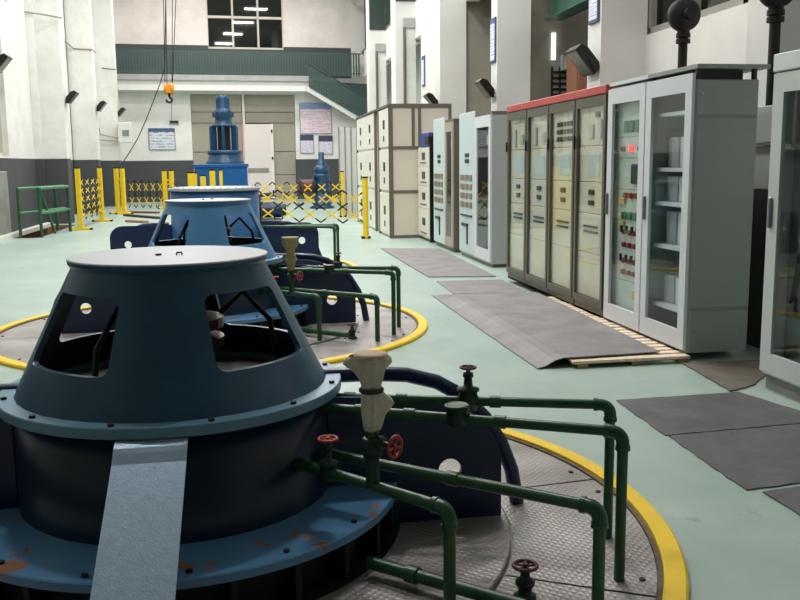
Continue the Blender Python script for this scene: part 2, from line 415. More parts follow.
MB().tube([(su0+.1, -BD-.08, sz0+1.0), (su0+3.2, -BD-.08, sz0+1.0+(sz1-sz0)*3.1/(su1-su0))], .035).xf(BM).build('top_rail', RAILG, parent=sr)

q_ = [bw(x, y, .5) for x, y in ((319, 81), (367, 84), (367, 116), (357, 115), (335, 98), (325, 90))]
MB().prism(q_, -.52, -.48).xf(BM).build('slat_screen', RAILG, parent=sr)
# boards on the back wall
def board(name, label, x0, y0, x1, y1, head, m_, hm=BLUEH):
    u0, z1 = bw(x0, y0); u1, z0 = bw(x1, y1); u2, _z = bw(x0, y1)
    t = thing(name, label, 'sign')
    bx(u0, u1, -.05, -.01, z0, z1, bev=.008).xf(BM).build('frame', mat('board_frame', (150, 150, 160), .5), parent=t)
    bx(u0+.04, u1-.04, -.055, -.05, z0+.04, z1-head).xf(BM).build('printed_sheet', m_, parent=t)
    if head > .06: bx(u0+.02, u1-.02, -.058, -.05, z1-head, z1-.02).xf(BM).build('header', hm, parent=t)
    return t
board('notice_board', 'white notice board with dark blue header left of the big steel gate', 148, 128, 176, 150, .16, text_mat('board_print_a', (214, 218, 226), (110, 124, 150), 6, 9))
board('name_plate', 'small black plate on the wall above the notice board with blue header', 169, 120.5, 179, 124.5, .01, BLACK)
board('display_board', 'large pinkish display board with blue top band right of the steel gate', 299, 103, 332, 134, .26, text_mat('board_print_b', (232, 212, 222), (176, 130, 170), 14, 10), mat('pale_blue_header', (130, 150, 190), .5))
board('small_notice', 'small notice with dark header below the large pinkish board, the left one of two', 299.5, 134.5, 314, 153.5, .26, text_mat('board_print_c', (222, 218, 232), (150, 136, 176), 10, 8), mat('navy_header', (58, 62, 92), .5))
board('small_notice', 'small notice with dark header below the large pinkish board, the right one of two', 318, 135.5, 333, 154.5, .26, text_mat('board_print_c2', (222, 214, 232), (150, 136, 176), 9, 8), mat('navy_header', (58, 62, 92), .5))

# ---------------- left wall: recess, columns, windows
LWIN = mat('left_window_pane', (130, 130, 112), .2)
lbays = [(-3.2, 5.0), (5.5, 10.0), (10.5, 15.1), (15.6, 25.2), (25.7, 30.3), (30.8, 35.4), (35.9, 40.0)]
lw = MB(); wspec = []
for i, (a, b) in enumerate(lbays):
    w0, w1 = a+.9, b-1.35
    if i == 3: w0, w1 = 17.0, 22.35
    if i == 4: w0, w1 = a+.9, b-1.6
    z0, z1 = 1.75, 5.2
    lw.box(XL-.3, XL, a-.6, w0, 0, ZC).box(XL-.3, XL, w1, b+.6, 0, ZC).box(XL-.3, XL, w0, w1, 0, z0).box(XL-.3, XL, w0, w1, z1, ZC)
    wspec.append((w0, w1, z0, z1))
struct(lw.build('wall_left', LWALL))
for i, (w0, w1, z0, z1) in enumerate(wspec):
    o = struct(bx(XL-.22, XL-.2, w0, w1, z0, z1).build('window_%d' % (i+2), glass('frosted_pane_%d' % i, (.32, .33, .28), .04, .2)))
    for k in range(4): bx(XL-.2, XL-.12, w0+(w1-w0)*k/3-.04, w0+(w1-w0)*k/3+.04, z0, z1).build('window_frame', WF, parent=o)
    for z in (z0+.04, z0+(z1-z0)*.4, z1-.04): bx(XL-.2, XL-.12, w0, w1, z-.04, z+.04).build('window_frame', WF, parent=o)
k = 0
for (a, b) in [(5.0, 5.5), (10.0, 10.5), (15.1, 15.6), (25.2, 25.7), (30.3, 30.8), (35.4, 35.9)]:
    c = MB()
    if abs(a-25.2) < .01:
        c.box(XL-.4, XLP, a, b, 0, ZC); c.box(XL-.5, XL+.18, a-.25, a+.1, 0, ZC)
    else: c.box(XL-.1, XLP, a, b, 0, ZC)
    struct(c.build('column_left', LWALL)); k += 1
# clipped cable along the left wall
cb = []
for (x, y), (ax, v) in (((-8, -8), (0, XL+.02)), ((22, 11.5), (1, 24.9)), ((43, 14.5), (1, 24.9)), ((62, 18), (1, 25.15))): cb.append(on(x, y, ax, v))
tag(MB().tube(cb, .02, 6).build('wall_cable', mat('grey_cable', (150, 140, 130), .6)), 'thin grey cable clipped across the wide white left column near the frame edge', 'cable')
cb = [on(65, 41, 0, XL+.02), on(73.5, 48.5, 1, 30.27), on(92, 49.5, 1, 30.27), on(96, 53, 1, 30.27)]
tag(MB().tube(cb, .02, 6).build('wall_cable', MATS['grey_cable']), 'thin grey cable across the second white left column above its floodlight', 'cable')
cb = [on(97, 65, 0, XL+.02), on(102.5, 68, 1, 35.37), on(116, 69.5, 1, 35.37)]
tag(MB().tube(cb, .02, 6).build('wall_cable', MATS['grey_cable']), 'thin grey cable across the third, farthest white left column', 'cable')
# boxes on the third column
p = on(126, 133, 1, 35.3)
jb = thing('junction_box', 'white wall box with dark window and conduit on the farthest left column', 'box')
bx(p.x-.26, p.x+.22, 35.05, 35.42, p.z-.36, p.z+.38, bev=.02).build('body', WHITE, parent=jb)
bx(p.x-.1, p.x+.14, 35.03, 35.05, p.z-.12, p.z+.1).build('dial', CONC, parent=jb)
MB().tube([(p.x-.26, 35.2, p.z-.2), (p.x-.9, 35.2, p.z-.05), (p.x-.95, 35.2, p.z+.2)], .03, 6).build('conduit', mat('dun_conduit', (170, 160, 146), .6), parent=jb)
MB().tube([(p.x-.26, 35.2, p.z-.3), (p.x-.95, 35.2, p.z-.25)], .03, 6).build('conduit', MATS['dun_conduit'], parent=jb)

# concrete stair parapet with light kerb
pq = on(16, 225, 0, -5.12)
struct(bx(-5.3, -5.12, 15.0, 20.9, 0, 1.42, bev=.02).build('stair_parapet', CONC))
struct(bx(-5.12, -4.95, 14.0, 24.4, 0, .09).build('stair_kerb', mat('pale_kerb', (206, 208, 196), .8, 0, .1, 4)))

# ---------------- right wall: columns, panel with window, lintels, openings to the next room
rcols = [(3.0, 3.5), (7.25, 7.75), (11.2, 11.65), (16.05, 16.45), (20.9, 23.2), (27.2, 28.0), (33.0, 33.7)]
for (a, b) in rcols:
    struct(bx(XRP, XR+.02, a, b, 0, ZC).build('column_right', WHITE))
# solid bays near the camera, with windows high up
sill = 3.08
sw = MB(); sw.box(XR, XR+.25, -3.2, 3.0, 0, ZC); sw.box(XR, XR+.25, 3.5, 7.25, 0, sill).box(XR, XR+.25, 7.75, 11.2, 0, sill).box(XR, XR+.25, 3.5, 11.2, 5.4, ZC)
struct(sw.build('wall_right', WHITE))
for i, (a, b) in enumerate(((3.5, 7.25), (7.75, 11.2))):
    o = struct(bx(XR+.12, XR+.14, a, b, sill, 5.4).build('window_%d' % (20+i), GLASSD))
    for k in range(4): bx(XR+.04, XR+.12, a+(b-a)*k/3-.05, a+(b-a)*k/3+.05, sill, 5.4).build('window_frame', mat('grey_window_frame', (150, 148, 142), .5), parent=o)
    for z in (sill+.04, 5.36): bx(XR+.04, XR+.12, a, b, z-.05, z+.05).build('window_frame', MATS['grey_window_frame'], parent=o)
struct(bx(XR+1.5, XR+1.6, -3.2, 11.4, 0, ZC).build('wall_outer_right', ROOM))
# lintels and dark band above the openings
for i, (a, b) in enumerate(((11.65, 16.05), (16.45, 20.9), (23.2, 27.2), (28.0, 33.0), (33.7, 39.0))):
    struct(bx(XR, XR+.3, a, b, 5.15, 6.22).build('lintel', WHITE))
    bnd = struct(bx(XR+.1, XR+.14, a, b, 6.22, ZC).build('window_%d' % (30+i), DGW))
    for k in range(6): bx(XR+.05, XR+.1, a+(b-a)*k/5-.03, a+(b-a)*k/5+.03, 6.22, ZC).build('window_frame', RAILG, parent=bnd)
for (a, b) in rcols[5:]:
    struct(bx(XRP+.03, XR, a-.03, a, 6.22, ZC).build('trim_1', DGW))
    struct(bx(XRP+.22, XR, a-.09, a, 5.45, 5.75, bev=.02).build('trim_5', SLAB))
    struct(MB().cyl((XRP+.27, a-.05, 0), (XRP+.27, a-.05, 5.5), .045, 8).build('trim_6', TAUPE))
# wall a little way inside the farther openings, partition inside the nearer one
struct(bx(6.3, 6.4, 23.2, 42, 0, 6.2).build('wall_inner', WHITE))
struct(bx(6.0, 6.1, 16.9, 23.2, 0, 6.2).build('wall_inner_near', mat('olive_grey_wall', (150, 146, 134), .8, 0, .12, 1.5)))
struct(bx(XR+.02, 6.0, 21.0, 21.1, 0, 6.2).build('wall_inner_end', MATS['olive_grey_wall']))
struct(bx(XR+.02, 9.3, 16.8, 16.9, 0, 6.2).build('wall_inner_return', MATS['olive_grey_wall']))
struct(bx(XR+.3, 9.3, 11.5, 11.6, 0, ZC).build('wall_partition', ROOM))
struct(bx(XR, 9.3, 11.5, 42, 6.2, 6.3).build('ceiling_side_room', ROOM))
# contents of the side room
p0, p1 = on(537, 8, 1, 15.2), on(580, -4, 1, 13.2)
gb = thing('crane_girder', 'dark green steel girder seen through the opening above the floodlight', 'beam')
MB().box(5.62, 5.72, 11.7, 16.45, 4.1, 4.5).build('web', mat('girder_green', (40, 92, 70), .5), parent=gb)
MB().box(5.5, 5.84, 11.7, 16.45, 4.06, 4.1).build('flange', MATS['girder_green'], parent=gb)
YI = 16.78
gr = thing('window_grille', 'dark iron bar grille seen through the opening behind the red topped cabinets', 'grille')
a_, b_ = on(552, 72, 1, YI), on(575, 100, 1, YI)
for z in np.linspace(b_.z, a_.z, 6): MB().cyl((a_.x, YI, z), (b_.x, YI, z), .022, 6).build('bar', BLACK, parent=gr)
for x in np.linspace(a_.x, b_.x, 4): MB().cyl((x, YI, 0), (x, YI, a_.z+.1), .022, 6).build('bar', BLACK, parent=gr)
q0, q1 = on(551, 60, 1, 16.79), on(555.5, 33, 1, 16.79)
struct(bx(q0.x, q1.x, 16.76, 16.79, q0.z, q1.z).build('window_40', mat('daylit_slit', (240, 240, 236), .5, emit=.9)))
q0, q1 = on(561, 71, 1, 16.7), on(575, 55, 1, 16.7)
wbx = thing('wall_box', 'grey box on the side room wall behind the big floodlight', 'box')
bx(q0.x, q1.x, 16.6, 16.8, q0.z, q1.z, bev=.01).build('body', CONC, parent=wbx); bx(q0.x+.03, q1.x-.03, 16.59, 16.6, q0.z+.03, q1.z-.03).build('cover', GREYB, parent=wbx)
dc = thing('control_cubicle', 'brown upright cubicle standing in the side room behind the grille', 'cabinet')
a_, b_ = on(576, 90, 1, 15.2), on(583, 60, 1, 15.2)
bx(a_.x, a_.x+.7, 15.2, 15.7, 0, 3.4, bev=.02).build('body', mat('brown_cubicle', (140, 92, 70), .6), parent=dc)
bx(a_.x+.03, a_.x+.67, 15.18, 15.2, .2, 3.3, bev=.005).build('door', mat('brown_cubicle_door', (150, 100, 78), .6), parent=dc)
t = thing('side_room_fill', 'unseen white fill lamp added to brighten the side room', 'lamp', (7.2, 13.6, 6.2))  # fill lamp added out of view to brighten the side room
bx(-.5, .5, -.2, .2, -.12, 0, bev=.02).build('housing', WHITE, parent=t)
ld = bpy.data.lights.new('side_room_fill_light', 'AREA'); ld.shape = 'RECTANGLE'; ld.size = .8; ld.size_y = .3; ld.energy = 18
ob('light', ld, t, (0, 0, -.14))

# signs on the column faces
def col_sign(x0, x1, y0, y1, a, label):
    pa = on(x0, y0, 0, XRP-.02); pb = on(x1, y1, 0, XRP-.02)
    t = thing('wall_sign', label, 'sign')
    ya, yb = sorted((a+.05, a+.38))
    bx(XRP-.03, XRP, ya, yb, pb.z, pa.z, bev=.004).build('frame', BLUEH, parent=t)
    bx(XRP-.034, XRP-.03, ya+.03, yb-.03, pb.z+.04, pa.z-.1).build('printed_sheet', text_mat('sign_print_%d' % x0, (226, 230, 238), (130, 146, 190), 12, 3), parent=t)
col_sign(589, 601, -14, 20, 11.2, 'blue edged white sign on the column beside the big floodlight')
col_sign(488, 497, 21, 61, 16.05, 'tall blue edged white sign on the column left of the red topped cabinets')
col_sign(421.5, 424, 57, 86, 22.6, 'narrow blue edged sign on the column above the ivory switchgear')

# ---------------- ceiling lamps (out of frame, they light the hall)
k = 0
for x in (-2.0, 2.0):
    for y in (8.0, 12.6, 17.2, 21.8, 26.4, 31.0, 35.6):
        t = thing('ceiling_lamp', 'white rectangular ceiling lamp of the hall', 'lamp', (x, y, ZC), 0, 'ceiling lamps of the hall')
        bx(-.62, .62, -.32, .32, -.16, 0, bev=.02).build('housing', WHITE, parent=t)
        bx(-.58, .58, -.28, .28, -.17, -.161).build('diffuser', mat('lamp_diffuser', (255, 252, 246), .5, emit=6.), parent=t)
        ld = bpy.data.lights.new('ceiling_lamp_light', 'AREA'); ld.shape = 'RECTANGLE'; ld.size = 1.1; ld.size_y = .5; ld.energy = LAMP_W
        ld.color = (1, .972, .955)
        lo = ob('light', ld, t, (0, 0, -.19))

# ================================================================== GENERATORS
def rrect(cx, cz, hw, hz, rad, n=16):
    pts = []
    for q, (sx, sz) in enumerate(((1, 1), (-1, 1), (-1, -1), (1, -1))):
        for i in range(n+1):
            a = q*PI/2+PI/2*i/n
            pts.append((cx+sx*(hw-rad)+rad*math.cos(a), cz+sz*(hz-rad)+rad*math.sin(a)))
    return pts
ZT, ZF, RT, RB = 1.118, .64, .372, .605
def rad_at(z): return RT+(ZT-z)*(RB-RT)/(ZT-ZF)
def cone_mesh():
    b = MB(); T = .022; nl = 3
    for c in range(4):
        th = math.radians(-45+90*c)
        hole = rrect(0, .908, math.radians(22.5), .128, 1, 1)
        # rounded window outline in (angle, z); corner radius differs per axis
        hole = []
        ra, rz_ = math.radians(4.5), .032; ha, hz = math.radians(24.5), .130
        for q, (sx, sz) in enumerate(((1, 1), (-1, 1), (-1, -1), (1, -1))):
            for i in range(7):
                a = q*PI/2+PI/2*i/6
                hole.append((sx*(ha-ra)+ra*math.cos(a), .908+sz*(hz-rz_)+rz_*math.sin(a)))
            # straight run subdivided
            nx = [(-1, 1), (-1, -1), (1, -1), (1, 1)][q]
            e = hole[-1]; f_ = (nx[0]*(ha-ra)+ra*math.cos((q+1)*PI/2), .908+nx[1]*(hz-rz_)+rz_*math.sin((q+1)*PI/2))
            for i in range(1, 8): hole.append((e[0]+(f_[0]-e[0])*i/8, e[1]+(f_[1]-e[1])*i/8))
        out = []
        A, zc = PI/4, .908
        for (a, z) in hole:
            da, dz = a/A, (z-zc)/(ZT-zc if z > zc else zc-ZF); s = 1/max(abs(da), abs(dz), 1e-6); out.append((da*s*A, zc+dz*s*(ZT-zc if z > zc else zc-ZF)))
        n = len(hole)
        cor = []
        for surf in (0, T):
            vs_ = []
            for l in range(nl+1):
                t = l/nl
                for i in range(n):
                    a = hole[i][0]*(1-t)+out[i][0]*t; z = hole[i][1]*(1-t)+out[i][1]*t; r = rad_at(z)-surf
                    vs_.append((r*math.cos(th+a), r*math.sin(th+a), z))
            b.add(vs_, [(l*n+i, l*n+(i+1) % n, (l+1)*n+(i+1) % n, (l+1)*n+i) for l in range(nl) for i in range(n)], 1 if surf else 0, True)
            cor.append(vs_[:n])
        b.add(cor[0]+cor[1], [(i, (i+1) % n, n+(i+1) % n, n+i) for i in range(n)])
        # corner fill where the outline skips the exact corner of the sector
        for surf in (0, T):
            for i in range(n):
                p, q = out[i], out[(i+1) % n]
                if abs(p[0]-q[0]) > 1e-5 and abs(p[1]-q[1]) > 1e-5:
                    ca = A if max(p[0], q[0]) > A-1e-4 else -A; cz = ZT if max(p[1], q[1]) > ZT-1e-4 else ZF
                    tri = []
                    for (a, z) in (p, q, (ca, cz)):
                        r = rad_at(z)-surf; tri.append((r*math.cos(th+a), r*math.sin(th+a), z))
                    b.add(tri, [(0, 1, 2)], 1 if surf else 0)
    return b

bolt_me = MB().cyl((0, 0, 0), (0, 0, .009), .012, 6).mesh('bolt', BLACK)
NB = 20
def arm_parts(g, side, flat=False):
    rz = Matrix.Diagonal((side, 1, 1, 1))
    def q_prof(x1, zt, n=14):
        # from the drum out along a sloping top, a quarter round, then down to the floor
        P = [(.60, .02), (.60, .575), (.80, .565)]
        for i in range(n+1):
            a = PI/2*(1-i/n); P.append((.80+(x1-.80)*math.cos(a)**.9 if a < PI/2 else .80, .27+.295*math.sin(a)))
        P += [(x1, .02)]; return P
    pr_ = q_prof(1.32, .58)
    hc = (1.10, .24); hr = .048; nh = 20
    if flat:
        pr_ = [(.60, .02), (.60, .66)]+[(1.27+.17*math.sin(PI/2*i/8), .49+.17*math.cos(PI/2*i/8)) for i in range(9)]+[(1.44, .02)]; hc = (1.20, .41)
    for y in (-.15,):
        b = MB()
        n = len(pr_)
        # plate with a round hole: fan of quads between outline and hole
        ring = []
        for (x, z) in pr_: ring.append((x, z))
        dense = []
        for i in range(n):
            a, c = ring[i], ring[(i+1) % n]; L_ = math.hypot(a[0]-c[0], a[1]-c[1]); s = max(1, int(L_/.05))
            for t in range(s): dense.append((a[0]+(c[0]-a[0])*t/s, a[1]+(c[1]-a[1])*t/s))
        hole = []
        for (x, z) in dense:
            a = math.atan2(z-hc[1], x-hc[0]); hole.append((hc[0]+hr*math.cos(a), hc[1]+hr*math.sin(a)))
        m_ = len(dense); vs_ = [(x, y, z) for x, z in dense]+[(x, y, z) for x, z in hole]+[(x, y+.022, z) for x, z in dense]+[(x, y+.022, z) for x, z in hole]
        fs = []
        for i in range(m_):
            j = (i+1) % m_
            fs += [(i, j, m_+j, m_+i), (2*m_+i, 2*m_+j, 3*m_+j, 3*m_+i), (i, j, 2*m_+j, 2*m_+i), (m_+i, m_+j, 3*m_+j, 3*m_+i)]
        b.add(vs_, fs); b.xf(rz).build('arm_plate', DBLUE, parent=g)
    # curved guard strip over the arm
    P = [(.60, .625), (.80, .625), (.95, .612), (1.08, .575), (1.19, .51), (1.29, .41), (1.365, .29), (1.415, .16), (1.44, .012)]
    if flat: P = [(x+.05, z*1.06) for x, z in P]; P[-1] = (1.49, .012)
    MB().tube([(x, .02, z) for x, z in P], .032, 10).xf(rz).build('arm_guard', DBLUE, parent=g)
    bx(.6, 1.3, -.14, -.06, .012, .04).xf(rz).build('arm_foot', DBLUE, parent=g)

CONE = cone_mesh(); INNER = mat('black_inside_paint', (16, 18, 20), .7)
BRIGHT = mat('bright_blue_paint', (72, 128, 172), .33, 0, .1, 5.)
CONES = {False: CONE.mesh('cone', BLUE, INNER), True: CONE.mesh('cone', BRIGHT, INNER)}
def generator(loc, label, full=True, strap=False):
    g = thing('hydro_generator', label, 'generator', loc, 0, 'generators standing in a row')
    if full:
        lid = MB().lathe([(0, 1.153), (.382, 1.153), (.385, 1.150), (.385, 1.146), (0, 1.146)], 72, smooth=False).build('lid', LIDG, parent=g)
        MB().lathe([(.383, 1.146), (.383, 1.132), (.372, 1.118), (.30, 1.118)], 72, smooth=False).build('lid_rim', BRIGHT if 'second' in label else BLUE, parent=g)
        MB().tube([(.03, -.03, 1.152), (.03, -.03, 1.162), (.05, -.03, 1.162), (.05, -.03, 1.152)], .004, 6).build('lifting_eye', BLACK, parent=lid)
        MB().cyl((-.04, -.03, 1.153), (-.04, -.03, 1.16), .012, 8).build('bolt_hole', BLACK, parent=lid)
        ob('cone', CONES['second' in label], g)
        MB().lathe([(.60, .60), (.664, .60), (.667, .604), (.667, .636), (.664, .64), (.57, .64), (.57, .60), (.6, .6)], 72, smooth=False).build('flange', FLNG, parent=g)
        for i in range(12):
            a = 2*PI*i/12+.26; ob('bolt', bolt_me, g, (.638*math.cos(a), .638*math.sin(a), .64))
        # rotating parts inside
        MB().cyl((0, 0, .3), (0, 0, 1.05), .09, 20).build('shaft', DARK, parent=g)
        for z in (.78, .86): MB().lathe([(.10, z), (.2, z), (.2, z+.04), (.10, z+.04)], 28, smooth=False).build('slip_ring', mat('dull_copper', (110, 90, 78), .35, .6), parent=g)
        for a in (.4, 2.2, 4.1):
            MB().tube([(.2*math.cos(a), .2*math.sin(a), .9), (.3*math.cos(a), .3*math.sin(a), .98), (.42*math.cos(a), .42*math.sin(a), .85), (.45*math.cos(a), .45*math.sin(a), .66)], .012, 6).build('brush_cable', BLACK, parent=g)
        MB().lathe([(.09, .61), (.57, .61), (.57, .62), (.09, .62)], 40, smooth=False).build('inner_deck', mat('inner_deck_steel', (84, 80, 76), .5, 0, .2, 6), parent=g)
        dtopz = .60
    else:
        MB().lathe([(0, 1.16), (.625, 1.16), (.64, 1.15), (.64, 1.12), (.62, 1.115)], 64, smooth=False).build('lid', LIDG, parent=g)
        for i in range(36):
            a = 2*PI*i/36; ob('bolt', bolt_me, g, (.61*math.cos(a), .61*math.sin(a), 1.158))
        dtopz = 1.115
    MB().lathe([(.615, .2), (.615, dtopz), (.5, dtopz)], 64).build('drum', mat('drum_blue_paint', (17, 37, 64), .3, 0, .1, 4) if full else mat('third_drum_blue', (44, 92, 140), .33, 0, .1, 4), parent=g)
    MB().lathe([(.615, .205), (.885, .205), (.89, .2), (.89, .172), (.885, .168), (.6, .168)], 80, smooth=False).build('deck', DECKB, parent=g)
    for i in range(16):
        a = 2*PI*i/16+.1; ob('bolt', bolt_me, g, (.845*math.cos(a), .845*math.sin(a), .205))
    MB().lathe([(.80, .17), (.80, .03), (.90, .03), (.90, .012)], 64, smooth=False).build('skirt', DARK, parent=g)
    rib = bx(.80, .875, -.012, .012, .03, .168).mesh('rib', DARK)
    for i in range(24): ob('rib', rib, g, None, (0, 0, 2*PI*i/24))
    arm_parts(g, 1, not full); arm_parts(g, -1, not full)
    if strap:
        b = MB(); P = [(-.60, .598), (-.668, .598), (-.685, .594), (-.70, .586), (-.714, .575), (-.73, .560), (-.745, .546), (-1.16, .285), (-1.60, .012)]
        W = .118; vs_ = []; cx = -.03
        for i, (y, z) in enumerate(P):
            t = max(0, (abs(y)-.66)); o = cx-.04*t
            vs_ += [(o-W, y, z), (o+W, y, z), (o+W, y+.004, z-.006), (o-W, y+.004, z-.006)]
        n = len(P)
        b.add(vs_, [(4*i+k, 4*i+(k+1) % 4, 4*i+4+(k+1) % 4, 4*i+4+k) for i in range(n-1) for k in range(4)]+[(0, 1, 2, 3), (4*n-4, 4*n-3, 4*n-2, 4*n-1)])
        s = b.build('sheet_strap', STRAP, parent=g); s['label'] = 'bent blue grey sheet metal cover strip'
    return g
GC = [(-.311, 3.651, 0), (-.354, 8.434, 0), (-.45, 13.05, 0)]
generator(GC[0], 'nearest blue generator cone with a sheet metal strip down its front', True, True)
g2 = generator(GC[1], 'second blue generator cone, standing behind the nearest one', True)
g3 = generator(GC[2], 'third blue generator, a flat topped drum behind the two cones', False)
g2.scale = (1, 1, 1.032); g3.scale = (1, 1, 1.03)      # these two stand slightly taller

# rings and tread plates round each generator
which = ('nearest', 'second', 'third')
for gi, (gx, gy, _) in enumerate(GC):
    R0, R1 = 1.915, 2.0
    r_ = struct(MB().lathe([(R0, 0), (R0, .03), (R1-.01, .03), (R1, .02), (R1, 0)], 96, (gx, gy), smooth=False).build('trim_%d' % (gi+2), YELF))
    MB().lathe([(R0-.02, 0), (R0-.02, .018), (R0-.001, .018), (R0-.001, 0)], 96, (gx, gy), smooth=False).build('inner_lip', mat('rusty_lip', (104, 86, 66), .8, 0, .3, 20), parent=r_)
    n = 10
    for i in range(n):
        a0, a1 = 2*PI*i/n+.12+.004, 2*PI*(i+1)/n+.12-.004
        b = MB(); b.lathe([(1.36, .001), (1.36, .010), (1.892, .010), (1.892, .001)], 10, (gx, gy), smooth=False, a0=a0, a1=a1)
        o = b.build('floor_plate', TREAD, parent=floor)
        for (rr, aa) in ((1.42, .08), (1.84, .06), (1.84, .54), (1.42, .5)):
            q = MB().cyl((gx+rr*math.cos(a0+aa), gy+rr*math.sin(a0+aa), .010), (gx+rr*math.cos(a0+aa), gy+rr*math.sin(a0+aa), .016), .012, 6).build('plate_bolt', mat('rust_bolt', (70, 50, 36), .8), parent=o)
    for i in range(6):
        a0, a1 = 2*PI*i/6+.003, 2*PI*(i+1)/6-.003
        MB().lathe([(.6, .001), (.6, .026), (1.345, .026), (1.35, .022), (1.35, .001)], 14, (gx, gy), smooth=False, a0=a0, a1=a1).build('floor_plate', TREAD, parent=floor)

# ---------------- green pipework
wheel_cache = {}
def wheel_mesh(r, m_):
    key = (r, m_.name)
    if key not in wheel_cache:
        b = MB(); b.tube([(r*math.cos(2*PI*i/28), r*math.sin(2*PI*i/28), 0) for i in range(28)], r*.17, 8, closed=True)
        for i in range(5):
            a = 2*PI*i/5; b.cyl((0, 0, -.002), (r*math.cos(a), r*math.sin(a), 0), r*.1, 6)
        b.cyl((0, 0, -r*.18), (0, 0, r*.22), r*.22, 10)
        wheel_cache[key] = b.mesh('handwheel', m_)
    return wheel_cache[key]
def valve(parent, p, stem, r, m_=RED, body=.045, axis='Z'):
    p = Vector(p)
    rot = {'Z': (0, 0, 0), 'X': (0, PI/2, -.8), 'Y': (PI/2, 0, 0)}[axis]
    b = MB(); b.lathe([(0, -body), (body*.9, -body), (body*1.1, 0), (body*.9, body*.9), (body*1.15, body), (body*1.15, body*1.25), (body*.5, body*1.4), (body*.4, stem*.7), (body*.55, stem*.72), (body*.5, stem*.84), (.009, stem*.86), (.009, stem), (0, stem)], 14)
    v = b.build('valve_body', DGREEN, parent=parent, loc=p); v.rotation_euler = rot
    h = ob('handwheel', wheel_mesh(r, m_), v, (0, 0, stem)); return v
def pipe(name, label, pts, r, rad=.045, elbows=True, flanges=()):
    t = thing(name, label, 'pipe', (0, 0, 0))
    MB().tube(corner_path(pts, rad), r, 12).build('pipe', GREEN, parent=t)
    P = [Vector(p) for p in pts]
    for i in range(1, len(P)-1):
        a = (P[i-1]-P[i]).normalized(); c = (P[i+1]-P[i]).normalized()
        k = corner_path([P[i]+a*rad*1.25, P[i], P[i]+c*rad*1.25], rad)
        e = MB().tube(k, r*1.22, 12); e.cyl(P[i]+a*rad*1.1, P[i]+a*rad*1.45, r*1.36, 12); e.cyl(P[i]+c*rad*1.1, P[i]+c*rad*1.45, r*1.36, 12)
        e.build('elbow', GREEN, parent=t)
    for f_ in flanges:
        i, s = int(f_), f_-int(f_); q = P[i].lerp(P[i+1], s); d = (P[i+1]-P[i]).normalized()
        MB().cyl(q-d*.022, q+d*.022, r*1.28, 12).build('coupling', GREEN, parent=t)
    return t
desc = ('nearest generator', 'second generator', 'third generator')
PR = .0195
